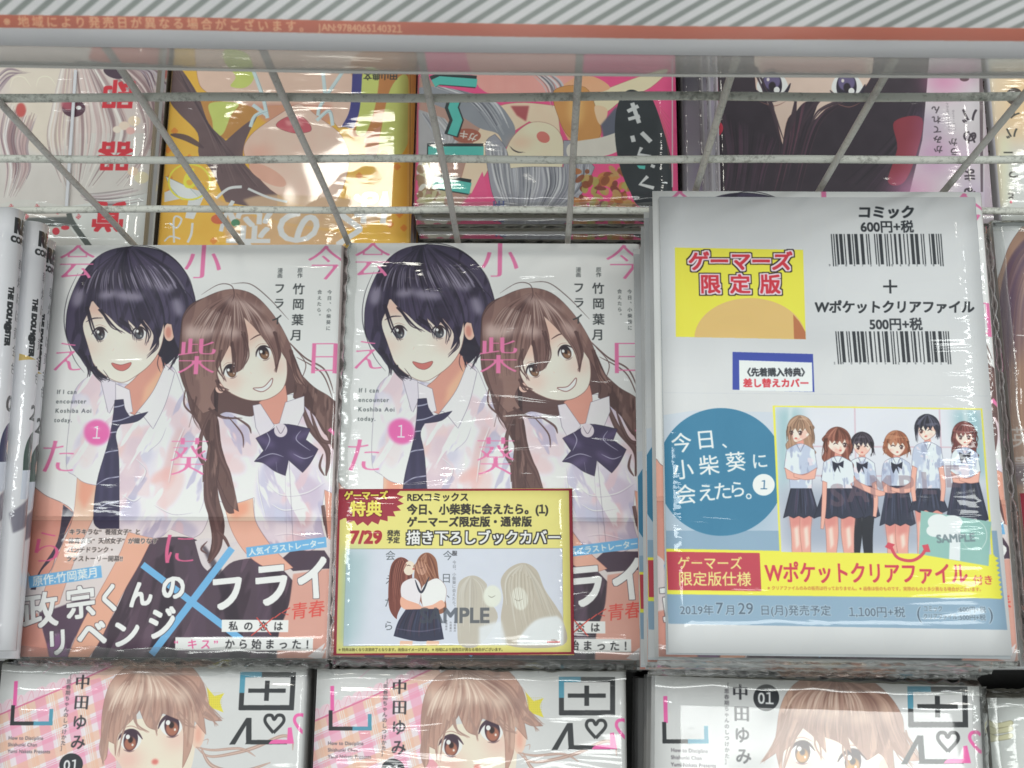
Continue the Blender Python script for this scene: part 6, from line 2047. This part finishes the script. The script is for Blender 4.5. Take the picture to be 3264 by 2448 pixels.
# ------------------------------------------------------------------ sign in a clear sleeve on top of the rack
nrm = np.array([0, -.47, .883]); nrm /= np.linalg.norm(nrm)
sx_ = np.array([1.0, 0, 0])
sy_ = np.cross(nrm, sx_)
SC0 = np.array([-.01, .18, .235]) + sy_ * .045
sa = art_counter_sign(SC0, sx_, sy_, .42, .11)
IMG_SG = sa.image('print_counter_sign')
sign = thing('display_sign', 'striped grey sign with a red-brown band in a clear sleeve resting on the rack', 'sign', (-.01, .194, .2455))


def sign_sheet(name, bottom, top_v, off, th, mats, strip=None):
    """bottom: its lower edge as measured across the photograph (x, y in pixels)"""
    bm = bmesh.new()
    uvl = bm.loops.layers.uv.new('UVMap')
    sa.space(0, 0, 1)
    q = sa.P(bottom) / sa.res
    xs = np.linspace(q[0, 0], q[-1, 0], 40)
    yb = np.interp(xs, q[:, 0], q[:, 1])
    V = {}
    ny = 10
    O = np.array(sign.location)
    for k in (0, 1):
        for i, x in enumerate(xs):
            for j in range(ny + 1):
                y = yb[i] + ((top_v - yb[i]) if strip is None else -strip) * j / ny
                wv = .0006 * math.sin(x * 40) + .0004 * math.sin(x * 95 + y * 50)
                p = SC0 + sx_ * (x - sa.w / 2) + sy_ * (sa.h / 2 - y) + nrm * (off + wv - (0 if k else th)) - O
                V[k, i, j] = (bm.verts.new(p), (x / sa.w, 1 - y / sa.h))
    n = len(xs)

    def fc(ks, slot):
        f = bm.faces.new([V[a][0] for a in ks])
        f.material_index = slot
        for l, a in zip(f.loops, ks):
            l[uvl].uv = V[a][1]
    for i in range(n - 1):
        for j in range(ny):
            fc([(1, i, j), (1, i + 1, j), (1, i + 1, j + 1), (1, i, j + 1)], 0)
            fc([(0, i, j), (0, i, j + 1), (0, i + 1, j + 1), (0, i + 1, j)], 1)
        fc([(0, i, 0), (0, i + 1, 0), (1, i + 1, 0), (1, i, 0)], 1)
        fc([(1, i, ny), (1, i + 1, ny), (0, i + 1, ny), (0, i, ny)], 1)
    for j in range(ny):
        fc([(0, 0, j), (1, 0, j), (1, 0, j + 1), (0, 0, j + 1)], 1)
        fc([(1, n - 1, j), (0, n - 1, j), (0, n - 1, j + 1), (1, n - 1, j + 1)], 1)
    return link(name, bm, mats, sign, sharp=.9)


sign_sheet('printed_sheet', [(-300, 140), (0, 145), (1100, 163), (2164, 176), (3264, 188), (3600, 190)], -.012, 0, .0004, [mat_print('sign_print', IMG_SG, .25, 2.2, rough=.6, coat=.08), M_WHITE])
M_SLV = mat_film('clear_sleeve_plastic', haze=(.62, .60, .60), haze_w=.05, gloss=.5, rough=.35, crinkle=.12)
sl = sign_sheet('clear_sleeve', [(-320, 212), (0, 214), (1100, 234), (2164, 245), (3264, 250), (3620, 250)], -.014, .0009, .0003, [M_SLV, M_SLV])
sl2 = sign_sheet('sleeve_hem', [(-320, 212.5), (0, 214.5), (1100, 234.5), (2164, 245.5), (3264, 250.5), (3620, 250.5)], 0, .0014, .0003, [mat_film('sleeve_hem_plastic', haze=(.42, .41, .39), haze_w=.5, rough=.4, crinkle=.1)] * 2, strip=.0008)
M_SL2 = mat_film('sleeve_back_plastic', haze=(.80, .77, .76), haze_w=.36, gloss=.8, rough=.35, crinkle=.12)
sign_sheet('sleeve_back', [(-320, 212), (0, 214), (1100, 234), (2164, 245), (3264, 250), (3620, 250)], -.014, -.0010, .0003, [M_SL2, M_SL2])
